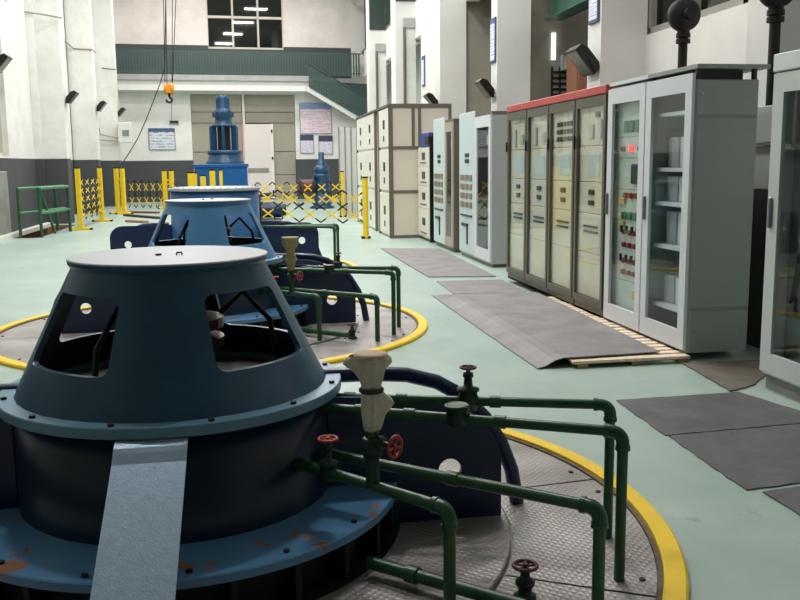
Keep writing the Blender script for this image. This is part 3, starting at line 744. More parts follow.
for gi, (gx, gy, _) in enumerate(GC):
    o = Vector((gx, gy, 0)); D = desc[gi]
    V = lambda x, y, z: o+Vector((x, y, z))
    if gi == 2:
        pipe('water_pipe', 'farther green bent pipe beside the flat topped third generator', [V(.6, -.05, .64), V(1.70, -.30, .64), V(1.70, -.30, .012)], .02, .045, flanges=(.5,))
        pipe('water_pipe', 'nearer green bent pipe beside the flat topped third generator', [V(.6, -.23, .64), V(1.62, -.66, .64), V(1.62, -.66, .012)], .02, .045, flanges=(.5,))
        continue
    A = pipe('water_pipe', 'rearmost green bent pipe of the %s, carrying a handwheel valve' % D, [V(.56, -.05, .555), V(1.685, -.412, .555), V(1.685, -.412, .012)], PR, flanges=(.12, .3, .62))
    valve(A, V(1.157, -.23, .555), .135, .030, RUST, .040)
    B = pipe('water_pipe', 'green bent pipe with a round sight cap beside the %s' % D, [V(.56, -.23, .56), V(1.58, -.775, .56), V(1.58, -.775, .012)], PR, flanges=(.15, .32, .62))
    cp = MB().lathe([(0, -.032), (.036, -.032), (.04, .0), (.04, .022), (.048, .024), (.048, .04), (.042, .044), (.036, .04), (0, .04)], 18).build('sight_cap', DGREEN, parent=B, loc=V(1.05, -.49, .57))
    MB().cyl((0, 0, .04), (0, 0, .0425), .034, 16).build('cap_glass', CONC, parent=cp)
    C = pipe('water_pipe', 'third green bent pipe of the %s, lower and longer than its neighbour' % D, [V(.50, -.22, .39), V(1.40, -1.02, .39), V(1.40, -1.02, .012)], PR*1.08, flanges=(.1, .55))
    Dp = pipe('water_pipe', 'lowest green bent pipe of the %s, with riser and red handwheel' % D, [V(.42, -.36, .40), V(.915, -.96, .40), V(.915, -.96, .028)], PR*1.05, flanges=(.12, .3))
    valve(Dp, V(.565, -.535, .40), .125, .034, RED, .031)
    # riser with a side valve
    rs = V(.703, -.703, .40)
    MB().cyl(rs, rs+Vector((0, 0, .20)), .024, 12).build('riser', DGREEN, parent=Dp)
    MB().lathe([(0, -.025), (.032, -.025), (.036, .0), (.036, .04), (.026, .045), (0, .045)], 14).build('tee', DGREEN, parent=Dp, loc=rs+Vector((0, 0, .13)))
    valve(Dp, rs+Vector((.01, 0, .155)), .085, .036, RED, .024, 'X')
    # floor valve and low drain pipe
    E_ = pipe('drain_pipe', 'low dark pipe running out near the floor from the %s' % D, [V(.70, -.60, .075), V(1.15, -1.02, .075)], .024, elbows=False, flanges=(.3,))
    fv = thing('floor_valve', 'short floor valve with rusty red handwheel in front of the %s' % D, 'valve', V(1.205, -.85, 0))
    MB().lathe([(0, .012), (.04, .012), (.04, .024), (.026, .028), (.024, .06), (.034, .064), (.034, .078), (.018, .088), (.016, .112), (.008, .115), (.008, .135), (0, .135)], 14).build('valve_body', DGREEN, parent=fv)
    ob('handwheel', wheel_mesh(.040, RUST), fv, (0, 0, .132))
    # funnel on the riser
    top = rs+Vector((0, 0, .0))
    if gi == 0:
        f_ = thing('wrapped_funnel', 'funnel wrapped in dirty canvas on the riser of the nearest generator', 'funnel', rs+Vector((0, 0, .2)))
        rng = random.Random(3); ph = [rng.random()*6 for _ in range(6)]
        def fold(a, z): return .86+.10*math.sin(3*a+ph[0]+z*14)+.07*math.sin(5*a+ph[1]-z*20)+.05*math.sin(9*a+ph[2])
        MB().lathe([(0, .008), (.030, .0), (.036, .02), (.040, .05), (.043, .09), (.042, .112), (.035, .135), (.033, .145)], 48, fold=lambda a, z: fold(a, z)+.9*math.exp(-((math.atan2(math.sin(a), math.cos(a))-.1)/.5)**2)*math.exp(-((z-.095)/.03)**2)).build('canvas_skirt', CANVAS, parent=f_)
        MB().lathe([(.033, .135), (.037, .15), (.045, .18), (.052, .21), (.060, .235), (.066, .25), (.064, .262)], 48, fold=lambda a, z: fold(a, z)+(.6*math.exp(-((math.atan2(math.sin(a-3.2), math.cos(a-3.2)))/.45)**2)+.45*math.exp(-((math.atan2(math.sin(a+.1), math.cos(a+.1)))/.35)**2))*math.exp(-((z-.235)/.025)**2)).build('canvas_top', CANVAS, parent=f_)
        MB().lathe([(0, .268), (.045, .270), (.058, .266), (.060, .255)], 40).build('canvas_lid', mat('dusty_canvas', (200, 176, 150), .9, 0, .1, 30), parent=f_)
        MB().lathe([(.037, .132), (.043, .137), (.043, .145), (.037, .15)], 24).build('tie_band', BAND, parent=f_)
    else:
        f_ = thing('brass_funnel', 'tarnished brass funnel on the riser of the second generator', 'funnel', rs+Vector((0, 0, .2)))
        MB().lathe([(0, .0), (.03, .0), (.034, .05), (.05, .08), (.05, .11), (.036, .14), (.04, .18), (.066, .215), (.07, .27), (.074, .275), (.074, .285), (.06, .285), (.03, .2)], 24).build('body', BRASS, parent=f_)
        MB().lathe([(.05, .09), (.056, .09), (.056, .1), (.05, .1)], 20).build('collar', BRASS, parent=f_)

# ================================================================== RIGHT ROW OF CABINETS
def plate(parent, name, m_, x0, x1, y0, y1, z0, z1, bev=0.): return bx(x0, x1, y0, y1, z0, z1, bev=bev).build(name, m_, parent=parent)
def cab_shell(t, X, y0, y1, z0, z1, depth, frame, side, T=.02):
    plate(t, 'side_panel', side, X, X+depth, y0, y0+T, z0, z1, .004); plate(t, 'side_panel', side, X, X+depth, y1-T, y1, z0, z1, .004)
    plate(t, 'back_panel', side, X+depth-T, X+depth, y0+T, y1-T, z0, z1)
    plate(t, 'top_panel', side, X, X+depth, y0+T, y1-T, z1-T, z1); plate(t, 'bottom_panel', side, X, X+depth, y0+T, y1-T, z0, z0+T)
def glass_door(t, X, y0, y1, z0, z1, frame, fw_=.09, top=.13, bot=.13, handle=None, gl=GLASS):
    d = MB()
    d.box(X-.025, X, y0, y0+fw_, z0, z1).box(X-.025, X, y1-fw_, y1, z0, z1).box(X-.025, X, y0+fw_, y1-fw_, z0, z0+bot).box(X-.025, X, y0+fw_, y1-fw_, z1-top, z1)
    o = d.build('door', frame, parent=t)
    bx(X-.014, X-.008, y0+fw_-.005, y1-fw_+.005, z0+bot-.005, z1-top+.005).build('glass_pane', gl, parent=o)
    if handle: 
        hy, hz = handle
        MB().box(X-.045, X-.026, hy-.016, hy+.016, hz-.10, hz+.10, bev=.008).build('handle', STEEL, parent=o)
    return o

# --- two light grey cabinets next to the passage
XG = 3.222
G0, G1, G2 = 6.2, 6.985, 7.765
ZB, ZG = .06, 2.15
# nearer one: shelves with grey boxes
t = thing('grey_cabinet', 'light grey glass door cabinet with shelves and a plain green grey side', 'cabinet', (0, 0, 0), 0, 'light grey cabinets')
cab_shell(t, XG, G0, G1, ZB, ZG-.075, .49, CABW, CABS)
o = bx(XG-.01, XG+.56, G0-.03, G1, ZG+.0, ZG+.03).build('roof', CABS, parent=t)
for (x, yy) in ((XG+.01, G0+.01), (XG+.45, G0+.01), (XG+.01, G1-.04), (XG+.45, G1-.04)): bx(x, x+.03, yy, yy+.03, ZG-.075, ZG).build('roof_spacer', BLACK, parent=t)
bx(XG+.1, XG+.42, G0+.1, G1-.1, ZG-.07, ZG-.005).build('roof_gap_filler', BLACK, parent=t)  # added black block stands in for the shade in the gap under the roof
for z0, z1 in ((ZB, .38), (.40, 1.80), (1.82, 2.07)): plate(t, 'side_cover', CABS, XG+.01, XG+.485, G0-.012, G0, z0, z1, .004)
for (x, z) in ((XG+.05, .22), (XG+.44, .22), (XG+.05, 1.73), (XG+.44, 1.71), (XG+.05, 1.97), (XG+.44, 1.95)):
    MB().cyl((x, G0-.016, z), (x, G0-.011, z), .014, 10).build('cam_lock', STEEL, parent=t)
glass_door(t, XG, G0+.01, G1-.01, ZB+.02, ZG-.03, CABW, .10, .13, .14, (G1-.05, 1.12))
for z in (.34, .82, 1.16, 1.43, 1.86):
    plate(t, 'shelf', CABW, XG+.06, XG+.45, G0+.05, G1-.05, z-.02, z+.01)
sh = [(.35, .22), (.83, .26), (1.17, .20), (1.44, .24)]
for z, hh in sh:
    for k in range(3):
        y = G0+.12+k*.2
        plate(t, 'relay_module', GREYB if k != 1 else CABW, XG+.14, XG+.4, y, y+.17, z, z+hh, .006)
# second one: instrument plate
t = thing('grey_cabinet', 'light grey glass door cabinet with coloured lamps and switches inside', 'cabinet', (0, 0, 0), 0, 'light grey cabinets')
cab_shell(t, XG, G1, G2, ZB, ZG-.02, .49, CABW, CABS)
bx(XG-.01, XG+.51, G1, G2, ZG+.0, ZG+.03).build('roof', CABW, parent=t)
glass_door(t, XG, G1+.01, G2-.01, ZB+.02, ZG-.03, CABW, .10, .13, .14, (G2-.05, 1.12))
plate(t, 'instrument_plate', mat('pale_green_plate', (206, 220, 214), .5), XG+.05, XG+.07, G1+.025, G2-.025, .15, 2.0)
XI = XG+.05
def knob(t, y, z, s, m_, name='switch', d=.03): return plate(t, name, m_, XI-d, XI, y-s, y+s, z-s, z+s, s*.25)
for k in range(4): plate(t, 'meter', INDG, XI-.02, XI, G1+.13+k*.115, G1+.21+k*.115, 1.74, 1.84, .006)
for k in range(4): plate(t, 'meter', INDG, XI-.02, XI, G1+.13+k*.115, G1+.21+k*.115, .99, 1.06, .006)
plate(t, 'digital_display', IND_R, XI-.012, XI, G1+.36, G1+.45, 1.575, 1.63); knob(t, G1+.56, 1.60, .022, INDR2); knob(t, G1+.22, 1.60, .02, INK)
plate(t, 'controller', INK, XI-.03, XI, G1+.14, G1+.36, 1.30, 1.47, .01)
for k in range(4): knob(t, G1+.16+k*.11, 1.20, .025, INDR2)
for z, m_ in ((.88, INDR2), (.77, INDR2), (.63, INDR2), (.53, INDR2)):
    for k in range(4): 
        s_ = plate(t, 'toggle_switch', m_, XI-.03, XI, G1+.14+k*.11, G1+.19+k*.11, z-.022, z+.022, .006)
        if z in (.88, .63): plate(t, 'switch_lever', INK, XI-.05, XI-.03, G1+.155+k*.11, G1+.175+k*.11, z, z+.06)
plate(t, 'warning_triangle', mat('warning_yellow', (220, 180, 60), .5), XI-.004, XI, G1+.24, G1+.31, .30, .38)
for z in (1.12, 1.0, .92): plate(t, 'terminal', mat('terminal_tan', (200, 176, 120), .5), XI-.02, XI, G1+.5, G1+.62, z, z+.05)
for z in (.45, 1.25, 1.52, 1.70): plate(t, 'plate_seam', CABS, XI-.002, XI+.001, G1+.05, G2-.05, z, z+.006)

# --- four brown framed cabinets with the red top
XRD = 3.222
y = 7.80
ZR = 2.10
which4 = ('first', 'second', 'third', 'fourth')
for i in range(4):
    y0, y1 = 7.80+i*.785, 7.80+(i+1)*.785-.008
    t = thing('relay_cabinet', 'brown framed glass cabinet under the red strip, %s from the light grey cabinets' % which4[i], 'cabinet', (0, 0, 0), 0, 'red topped cabinets')
    cab_shell(t, XRD, y0, y1, .05, ZR, .58, CABB, CABB)
    plate(t, 'plinth', CABB, XRD+.0, XRD+.56, y0, y1, .05, .13)
    r_ = plate(t, 'red_header', REDT, XRD-.03, XRD+.5, y0, y1+.008, ZR, ZR+.075, .006)
    glass_door(t, XRD, y0+.01, y1-.01, .13, ZR-.01, CABB, .05, .09, .07, None)
    XI = XRD+.014
    for k, (z0, z1) in enumerate(((.2, .62), (.625, 1.0), (1.005, 1.30), (1.305, 1.64), (1.645, 2.03))):
        plate(t, 'cream_panel', CABC, XI, XI+.02, y0+.024, y1-.024, z0, z1, .004)
    # instruments
    c = (y0+y1)/2
    if i == 2 or i == 0: pass
    if i == 1:
        for r in range(3):
            for q in range(5): plate(t, 'meter', INK, XI-.015, XI, y0+.14+q*.10, y0+.20+q*.10, 1.70+r*.075, 1.75+r*.075, .005)
    elif i == 0:
        for (yy, zz, hh) in ((.16, 1.70, .18), (.36, 1.70, .14), (.22, 1.90, .05)): plate(t, 'relay_block', GREYB if zz < 1.8 else INK, XI-.02, XI, y0+yy, y0+yy+.09, zz, zz+hh, .006)
    else:
        for (yy, zz, hh) in ((.2, 1.70, .12), (.48, 1.68, .2)): plate(t, 'relay_block', GREYB, XI-.02, XI, y0+yy, y0+yy+.1, zz, zz+hh, .006)
    plate(t, 'document_sheet', CABL, XI-.004, XI, c-.18, c+.12, 1.36, 1.58)
    for q in range(2): plate(t, 'dark_meter', INK, XI-.015, XI, c-.06, c+.07, 1.08+q*.10, 1.13+q*.10, .005)
    for q in range(2): plate(t, 'dark_meter', INK, XI-.015, XI, c-.16, c+.18, .82+q*.05, .84+q*.05, .003)
    MB().cyl((XRD-.04, y1-.035, 1.62), (XRD-.04, y1-.035, 1.74), .012, 8).build('door_handle', BLACK, parent=t)

# --- pale blue and glass cabinets behind
def tall_cab(name, label, X, y0, ys, y1, z1, side, frame, glassfirst=True):
    t = thing(name, label, 'cabinet', (0, 0, 0), 0)
    cab_shell(t, X, y0, y1, .05, z1, .62, frame, side)
    plate(t, 'plinth', CABB, X+.02, X+.6, y0+.02, y1-.02, 0, .05)
    plate(t, 'roof', TAUPE, X-.01, X+.63, y0-.01, y1, z1, z1+.035)
    glass_door(t, X, y0+.01, ys-.01, .08, z1-.01, frame, .10, .16, .16, None)
    plate(t, 'relay_frame', mat('slate_relay_rack', (88, 100, 106), .5), X+.15, X+.17, y0+.05, ys-.05, .2, z1-.15)
    for q in range(6): plate(t, 'relay_module', GREYB if q % 2 else INK, X+.08, X+.15, y0+.18+.1*(q % 2), y0+.45+.08*(q % 3), .5+q*.25, .64+q*.25, .008)
    p_ = plate(t, 'pale_panel', CABL, X-.02, X, ys+.01, y1, .08, z1+.09, .005)
    XI = X-.02; w_ = y1-ys
    for q in range(2): plate(t, 'dark_label', INK, XI-.01, XI, ys+w_*.35, ys+w_*.6, 1.58-q*.09, 1.64-q*.09, .004)
    for r in range(4):
        for q in range(3): plate(t, 'meter', mat('meter_tan', (138, 130, 116), .5), XI-.02, XI, ys+w_*(.16+q*.27), ys+w_*(.16+q*.27)+w_*.18, 1.22-r*.14, 1.31-r*.14, .006)
    plate(t, 'handle_bar', INK, XI-.02, XI, ys+w_*.15, ys+w_*.85, .66, .69, .004)
    plate(t, 'lock_handle', INK, XI-.03, XI, ys+w_*.4, ys+w_*.75, .50, .55, .004); plate(t, 'lock_rod', INK, XI-.012, XI, ys+w_*.42, ys+w_*.5, .22, .5, .003)
    return t
tall_cab('meter_cabinet', 'pale blue meter cabinet with plain grey side, left of the red topped row', 3.42, 12.43, 13.34, 14.35, 2.17, mat('cabinet_mid_grey', (176, 178, 178), .45), CABW)
tall_cab('meter_cabinet', 'pale blue meter cabinet with taupe side, farther than the one with grey side', 3.40, 14.72, 15.35, 16.3, 2.18, TAUPE, mat('taupe_light', (176, 166, 152), .5))
# --- narrow ivory control panel with a blue board on top
t = thing('control_cabinet', 'narrow ivory control panel with black side and blue top, before the switchgear', 'cabinet')
X, y0, y1 = 3.40, 16.72, 17.85
bx(X, X+.7, y0, y1, .05, 1.80, bev=.006).build('body', CABI, parent=t)
bx(X-.01, X+.7, y0-.03, y0, .0, 1.95).build('dark_side', BLACK, parent=t)
for q, (z0, z1) in enumerate(((.08, .62), (.63, 1.05), (1.06, 1.42), (1.43, 1.78))):
    d = plate(t, 'panel_door', CABI, X-.02, X, y0+.03, y1-.03, z0, z1, .006)
    plate(t, 'dark_gauge', INK, X-.03, X-.02, (y0+y1)/2-.18, (y0+y1)/2+.1, (z0+z1)/2-.05, (z0+z1)/2+.09, .006)
    plate(t, 'lock', INK, X-.03, X-.02, (y0+y1)/2-.3, (y0+y1)/2+.25, z0+.06, z0+.08)
bx(X-.02, X+.35, y0, y1-.3, 1.80, 2.06, bev=.01).build('blue_board', mat('royal_blue', (40, 72, 150), .5), parent=t)
bx(X-.03, X+.1, y0-.02, y0+.35, 1.84, 2.0, bev=.01).build('black_monitor', BLACK, parent=t)
# --- ivory switchgear block
t = thing('switchgear', 'large ivory switchgear block with taupe frame lines at the far end of the row', 'cabinet')
X, ya, yb, yc, ye, zw = 2.83, 17.9, 19.35, 19.95, 23.3, 2.62
bx(X+.02, 4.07, ya, yb, .0, zw, bev=.01).build('body', mat('ivory_side', (216, 206, 190), .5), parent=t)
bx(X+.06, 4.07, yb, yc, .0, zw-.02).build('body', CABI, parent=t)
bx(X+.02, 4.07, yc, ye, .0, zw, bev=.01).build('body', CABI, parent=t)
zs = (.02, .92, 1.80, zw)
for (u0, u1) in ((ya, yb), (yc, (yc+ye)/2), ((yc+ye)/2, ye)):
    for k in range(3):
        d = plate(t, 'front_door', mat('ivory_front', (240, 238, 228), .45), X-.01, X+.02, u0+.06, u1-.03, zs[k]+.03, zs[k+1]-.03, .006)
        c = (u0+u1)/2; zc_ = (zs[k]+zs[k+1])/2
        plate(t, 'door_meter', INK, X-.025, X-.01, c-.12, c+.06, zc_-.02, zc_+.16, .005)
        plate(t, 'door_lock', INK, X-.025, X-.01, c-.07, c+.02, zc_-.27, zc_-.15, .005)
for (yy, w_) in ((ya, .07), (yb-.03, .1), (yc-.03, .1), (ye-.06, .06)): plate(t, 'frame_post', TAUPE, X-.02, X+.03, yy, yy+w_, 0, zw+.02)
for xx in (X, 3.27, 3.40, 4.02): plate(t, 'frame_post', TAUPE, xx, xx+.06, ya-.02, ya, 0 if xx in (X, 3.40) else 1.80, zw)
for z in (.0, .90, 1.77, zw-.04): plate(t, 'frame_rail', TAUPE, X, 4.07, ya-.018, ya, z, z+.06)
plate(t, 'frame_cap', TAUPE, X-.02, 4.08, ya-.02, ye, zw, zw+.04)
# --- nearest cabinet at the right edge
t = thing('edge_cabinet', 'pale grey cabinet with dark glass door cut by the right edge of the frame', 'cabinet')
X, y0, y1 = 3.33, 4.55, 5.36
cab_shell(t, X, y0, y1, .10, 2.13, .6, CABW, CABW)
plate(t, 'plinth', CONC, X+.02, X+.58, y0+.02, y1-.02, 0, .10)
plate(t, 'header', CABW, X-.03, X+.02, y0, y1, 2.04, 2.15, .006)
plate(t, 'badge', INK, X-.034, X-.03, y0+.36, y0+.52, 2.09, 2.12)
glass_door(t, X, y0+.01, y1-.01, .12, 2.03, mat('pale_grey_door', (206, 212, 210), .4), .115, .12, .13, (y1-.055, 1.16))
plate(t, 'inner_plate', mat('dim_inner_plate', (118, 128, 126), .5), X+.12, X+.14, y0+.05, y1-.05, .2, 2.0)
for z in (.5, .85, 1.2, 1.5): plate(t, 'inner_module', INK, X+.07, X+.12, y0+.2, y1-.2, z, z+.14, .01)

# white panel hung on the wall between the two grey cabinets
pn = thing('wall_panel', 'white double panel on a dark base seen between the two grey cabinets', 'panel')
def pz(y): return on(764, y, 0, 4.0).z
bx(4.0, 4.04, 5.9, 6.75, pz(142), pz(106), bev=.004).build('board', WHITE, parent=pn)
bx(3.98, 4.06, 5.9, 6.75, pz(145.5), pz(142.5)).build('rail', CONC, parent=pn)
bx(4.0, 4.04, 5.9, 6.75, pz(189), pz(146), bev=.004).build('board', WHITE, parent=pn)
bx(4.0, 4.1, 5.9, 6.75, 0, pz(189.5)).build('dark_base', mat('dark_wainscot', (62, 62, 64), .7), parent=pn)
struct(bx(XR-.03, XR, 7.75, 11.2, 0, 1.2).build('baseboard_right', MATS['dark_wainscot']))

# ---------------- black round headed posts behind the cabinets
def round_post(x, ytop, Xp, label, rr):
    p = on(x, ytop, 0, Xp)
    t = thing('valve_post', label, 'post', (p.x, p.y, 0))
    BLK = mat('matt_black_iron', (12, 12, 13), .65)
    MB().cyl((0, 0, 0), (0, 0, p.z-rr*.7), .045, 14).build('post', BLK, parent=t)
    for z in (p.z-rr*1.25, p.z-rr*1.6): MB().cyl((0, 0, z-.02), (0, 0, z+.02), .07, 14).build('collar', BLK, parent=t)
    MB().lathe([(0, 0), (.12, 0), (.12, .02), (.06, .03), (.055, .2), (0, .2)], 16).build('foot', BLK, parent=t)
    h = MB().lathe([(0, -.06), (rr*.85, -.06), (rr, -.04), (rr, .04), (rr*.85, .06), (rr*.3, .08), (0, .08)], 28)
    h.xf(Matrix.Translation((0, 0, p.z)) @ Matrix.Rotation(PI/2, 4, 'X')).build('round_head', BLK, parent=t)
    MB().cyl((0, 0, p.z-rr*1.1), (0, 0, p.z-rr*.6), .06, 12).build('neck', BLK, parent=t)
    MB().cyl((0, -.14, p.z), (0, .14, p.z), .05, 12).build('hub', BLK, parent=t)
round_post(684, 15, 4.25, 'black round headed valve post rising behind the light grey cabinets', .155)
round_post(777, -12, 4.30, 'black post at the upper right behind the cabinet with a plain side', .155)

# ================================================================== MATS AND PALLET
def rug(label, pts, z=.006, m_=MAT_, th=.006, edge=None, name='rubber_mat'):
    b = MB(); n = 14; A, B, C, D = [Vector(p) for p in pts]; rng = random.Random(len(label)); vs_ = []
    for j in range(n+1):
        for i in range(n+1):
            p = (A.lerp(B, i/n)).lerp(D.lerp(C, i/n), j/n)
            zz = z if edge is None else edge(p.x, p.y)
            jit = .006 if i in (0, n) or j in (0, n) else 0
            vs_.append((p.x+rng.uniform(-jit, jit), p.y+rng.uniform(-jit, jit), zz+rng.uniform(0, .002)))
    m2 = len(vs_); vs_ += [(x, y, max(.0005, zz-th)) for x, y, zz in vs_]
    g = lambda i, j: j*(n+1)+i
    fs = [(g(i, j), g(i+1, j), g(i+1, j+1), g(i, j+1)) for i in range(n) for j in range(n)]
    fs += [tuple(m2+k for k in reversed(f_)) for f_ in fs]
    bd = [g(i, 0) for i in range(n)]+[g(n, j) for j in range(n)]+[g(i, n) for i in range(n, 0, -1)]+[g(0, j) for j in range(n, 0, -1)]
    fs += [(bd[k], bd[(k+1) % len(bd)], m2+bd[(k+1) % len(bd)], m2+bd[k]) for k in range(len(bd))]
    b.add(vs_, fs)
    return tag(b.build(name, m_), label, 'mat', 'rubber mats along the cabinets')
def lift(x, y):
    s = min(1, max(0, (x-2.06)/.17))*min(1, max(0, (9.75-y)/.25)); return .008+.066*s*s*(3-2*s)
rug('long grey rubber mat in front of the red topped cabinets', [(2.04, 6.16, 0), (3.03, 6.24, 0), (3.14, 9.98, 0), (2.03, 9.95, 0)], edge=lift)
rug('short grey rubber mat at the far foot of the red topped cabinets', [(2.30, 9.99, 0), (3.16, 9.99, 0), (3.18, 11.1, 0), (2.34, 11.15, 0)], z=.007)
rug('grey rubber mat in front of the pale blue meter cabinets', [(2.32, 11.58, 0), (3.2, 11.4, 0), (3.3, 15.4, 0), (2.30, 15.75, 0)], z=.012)
rug('dark rubber mat with worn near edge before the passage between the cabinets', [(2.22, 4.47, 0), (3.28, 4.55, 0), (3.10, 5.25, 0), (2.25, 5.22, 0)], m_=MATD)
rug('dark rubber mat nearest but one, beside the edge cabinet', [(2.20, 3.62, 0), (3.28, 3.75, 0), (3.28, 4.53, 0), (2.23, 4.455, 0)], m_=MATD)
rug('dark rubber mat at the lower right corner', [(2.28, 2.7, 0), (3.28, 2.7, 0), (3.28, 3.73, 0), (2.26, 3.58, 0)], m_=MATD, z=.008)
rug('dirty brown grey mat lying in the passage between the grey cabinets', [(3.06, 5.27, 0), (3.31, 5.40, 0), (3.95, 6.08, 0), (3.14, 6.10, 0)], m_=mat('dirty_mat', (104, 98, 88), .75, 0, .25, 7, bump=.3), z=.009)
# duckboard of planks under the cabinets' edge
pl = thing('wooden_duckboard', 'pale wooden duckboard of short planks along the cabinets', 'duckboard')
sme = bx(-.53, .385, -.045, .045, .034, .056, bev=.003).mesh('plank', WOOD)
k = 0; yy = 6.17
rng = random.Random(5)
while yy < 9.2:
    ob('plank', sme, pl, (2.83+rng.uniform(-.012, .012), yy, rng.uniform(-.003, .0)), (0, 0, rng.uniform(-.012, .012))); yy += .125
for x in (2.38, 2.8, 3.17): bx(x-.04, x+.04, 6.13, 9.2, .001, .033).build('bearer', mat('pallet_bearer', (170, 136, 100), .8, 0, .2, 12), parent=pl)

# ================================================================== BARRIERS, RAILS
def lerp(a, b, t): return a+(b-a)*t
def bar_mesh(L, flip):
    b = MB(); c = (-.5, -.27, .27, .5)
    for i in range(3): b.box(-.015, .015, -.005, .005, L*c[i], L*c[i+1], mi=(i+1) % 2)
    return b.mesh('lattice_bar', YEL, BLACK)
def barrier(label, pts, zt, n, post=(1, 1), z0=.22, lev=2, pr_=.045, foot=.24):
    t = thing('folding_barrier', label, 'barrier', (0, 0, 0), 0, 'yellow and black folding barriers')
    A, B = Vector((pts[0][0], pts[0][1], 0)), Vector((pts[1][0], pts[1][1], 0)); d = B-A; L = d.length; u = d.normalized(); yawb = math.atan2(u.y, u.x)
    for k, P in enumerate((A, B)):
        if not post[k]: continue
        q = MB().box(-pr_, pr_, -pr_, pr_, .06, zt, bev=.008).build('post', YEL, parent=t, loc=P); q.rotation_euler = (0, 0, yawb)
        bx(-pr_*1.05, pr_*1.05, -pr_*1.05, pr_*1.05, zt, zt+.03).build('cap', BLACK, parent=q)
        f_ = MB().box(-foot, foot, -.06, .06, .0, .06, bev=.01).build('foot', YEL, parent=t, loc=P)
        for sx in (-1, 1): bx(sx*foot-.03, sx*foot+.03, -.065, .065, .0, .05).build('foot_cap', BLACK, parent=f_)
    hz = zt-.25-z0; px = L/n
    # scissor lattice: two levels of crosses
    hh = hz/lev
    bl = math.hypot(px, hh); ang = math.atan2(px, hh)
    m1, m2 = bar_mesh(bl, 0), bar_mesh(bl, 1)
    for l in range(lev):
        for i in range(n):
            c = A+u*(px*(i+.5))+Vector((0, 0, z0+hh*(l+.5)))
            for s, me in ((1, m1), (-1, m2)):
                o = ob('lattice_bar', me, t, c+Vector((-u.y, u.x, 0))*(.006*s)); o.rotation_euler = Matrix.Rotation(yawb, 4, 'Z').to_euler(); 
                o.rotation_euler = (Matrix.Rotation(yawb, 4, 'Z') @ Matrix.Rotation(s*ang, 4, 'Y')).to_euler()
    return t
def zpix(P, ypx):
    lo, hi = -1, 9
    for _ in range(40):
        m_ = (lo+hi)/2; d = Vector((P[0], P[1], m_))-CAMO; y = 300-F*d.dot(cu)/d.dot(fw)
        lo, hi = (m_, hi) if y > ypx else (lo, m_)
    return lo
p80, p102, p118, p125 = gnd(81, 230), gnd(102.5, 221.5), gnd(118.5, 214), gnd(124.5, 214)
barrier('closely folded barrier beside the green stair rail at the left', [p80, p102], zpix(p80, 168.5), 4, pr_=.058, lev=5)
barrier('pair of yellow barrier posts standing close together by the far left columns', [p118, p125], zpix(p118, 168.5), 1, pr_=.06, z0=.8)
p166 = gnd(166, 209); p173 = gnd(173, 209)
barrier('stretched barrier between the yellow post pairs in front of the far dark wall', [on(128, 190, 1, 33.6), on(164, 190, 1, 33.0)], 1.25, 5, (0, 0), z0=.02)
barrier('pair of yellow posts just left of the second generator', [p166, p173], zpix(p166, 171), 1, pr_=.065, z0=.8)
p361 = gnd(366, 238.5); p343 = gnd(343, 217)
barrier('stretched lattice barrier behind the third generator ending at a yellow post', [(-.2, 20.2), p361], zpix(p361, 178), 6, (0, 1), z0=.30, pr_=.045, foot=.06)
barrier('far lattice barrier before the small pump', [(-.1, 25.0), p343], zpix(p343, 172), 7, (0, 1), z0=.35, pr_=.04, foot=.06)
for i, (x, yt, yb_, wd_) in enumerate(((193, 173, 203, .10), (203.5, 176, 202, .06), (213, 170.5, 203, .06), (221.5, 170.5, 203, .035))):
    P = on(x, 190, 1, 21.0-.3*i); P.z = 0
    t = thing('barrier_post', ('thick short yellow post', 'thin short yellow post', 'tall yellow post', 'thinnest yellow post')[i]+' behind the flat topped generator', 'post', P)
    bx(-wd_, wd_, -wd_, wd_, .05, zpix(P, yt), bev=.008).build('post', YEL, parent=t); bx(-.15, .15, -.06, .06, 0, .05).build('foot', YEL, parent=t)
    bx(-wd_*1.05, wd_*1.05, -wd_*1.05, wd_*1.05, zpix(P, yt), zpix(P, yt)+.025).build('cap', BLACK, parent=t)
barrier('stretched barrier crossing behind the flat topped third generator', [(p173.x+.1, p173.y-.4), (-1.2, 24.4)], 1.15, 4, (0, 0), z0=.02)

for i, (xa, ya, xb, yb2, lb) in enumerate(((126, 216, 160, 219, 'long dark plank lying on the floor behind the yellow posts'), (131, 213, 158, 213.5, 'short brown board lying on the floor behind the longer plank'), (128, 222, 146, 223, 'pale brown board lying nearest on the floor at the left'))):
    a, c = gnd(xa, ya), gnd(xb, yb2); d = (c-a).normalized(); n_ = Vector((-d.y, d.x, 0))*.09
    v = [a-n_, c-n_, c+n_, a+n_]; o = MB().add([(q.x, q.y, .002) for q in v]+[(q.x, q.y, .06) for q in v], [(0, 1, 2, 3), (4, 5, 6, 7), (0, 1, 5, 4), (1, 2, 6, 5), (2, 3, 7, 6), (3, 0, 4, 7)]).build('timber_plank', mat('old_timber_%d' % i, ((72, 52, 44), (128, 84, 60), (160, 124, 98))[i], .8, 0, .2, 12))
    tag(o, lb, 'plank', 'loose timber')
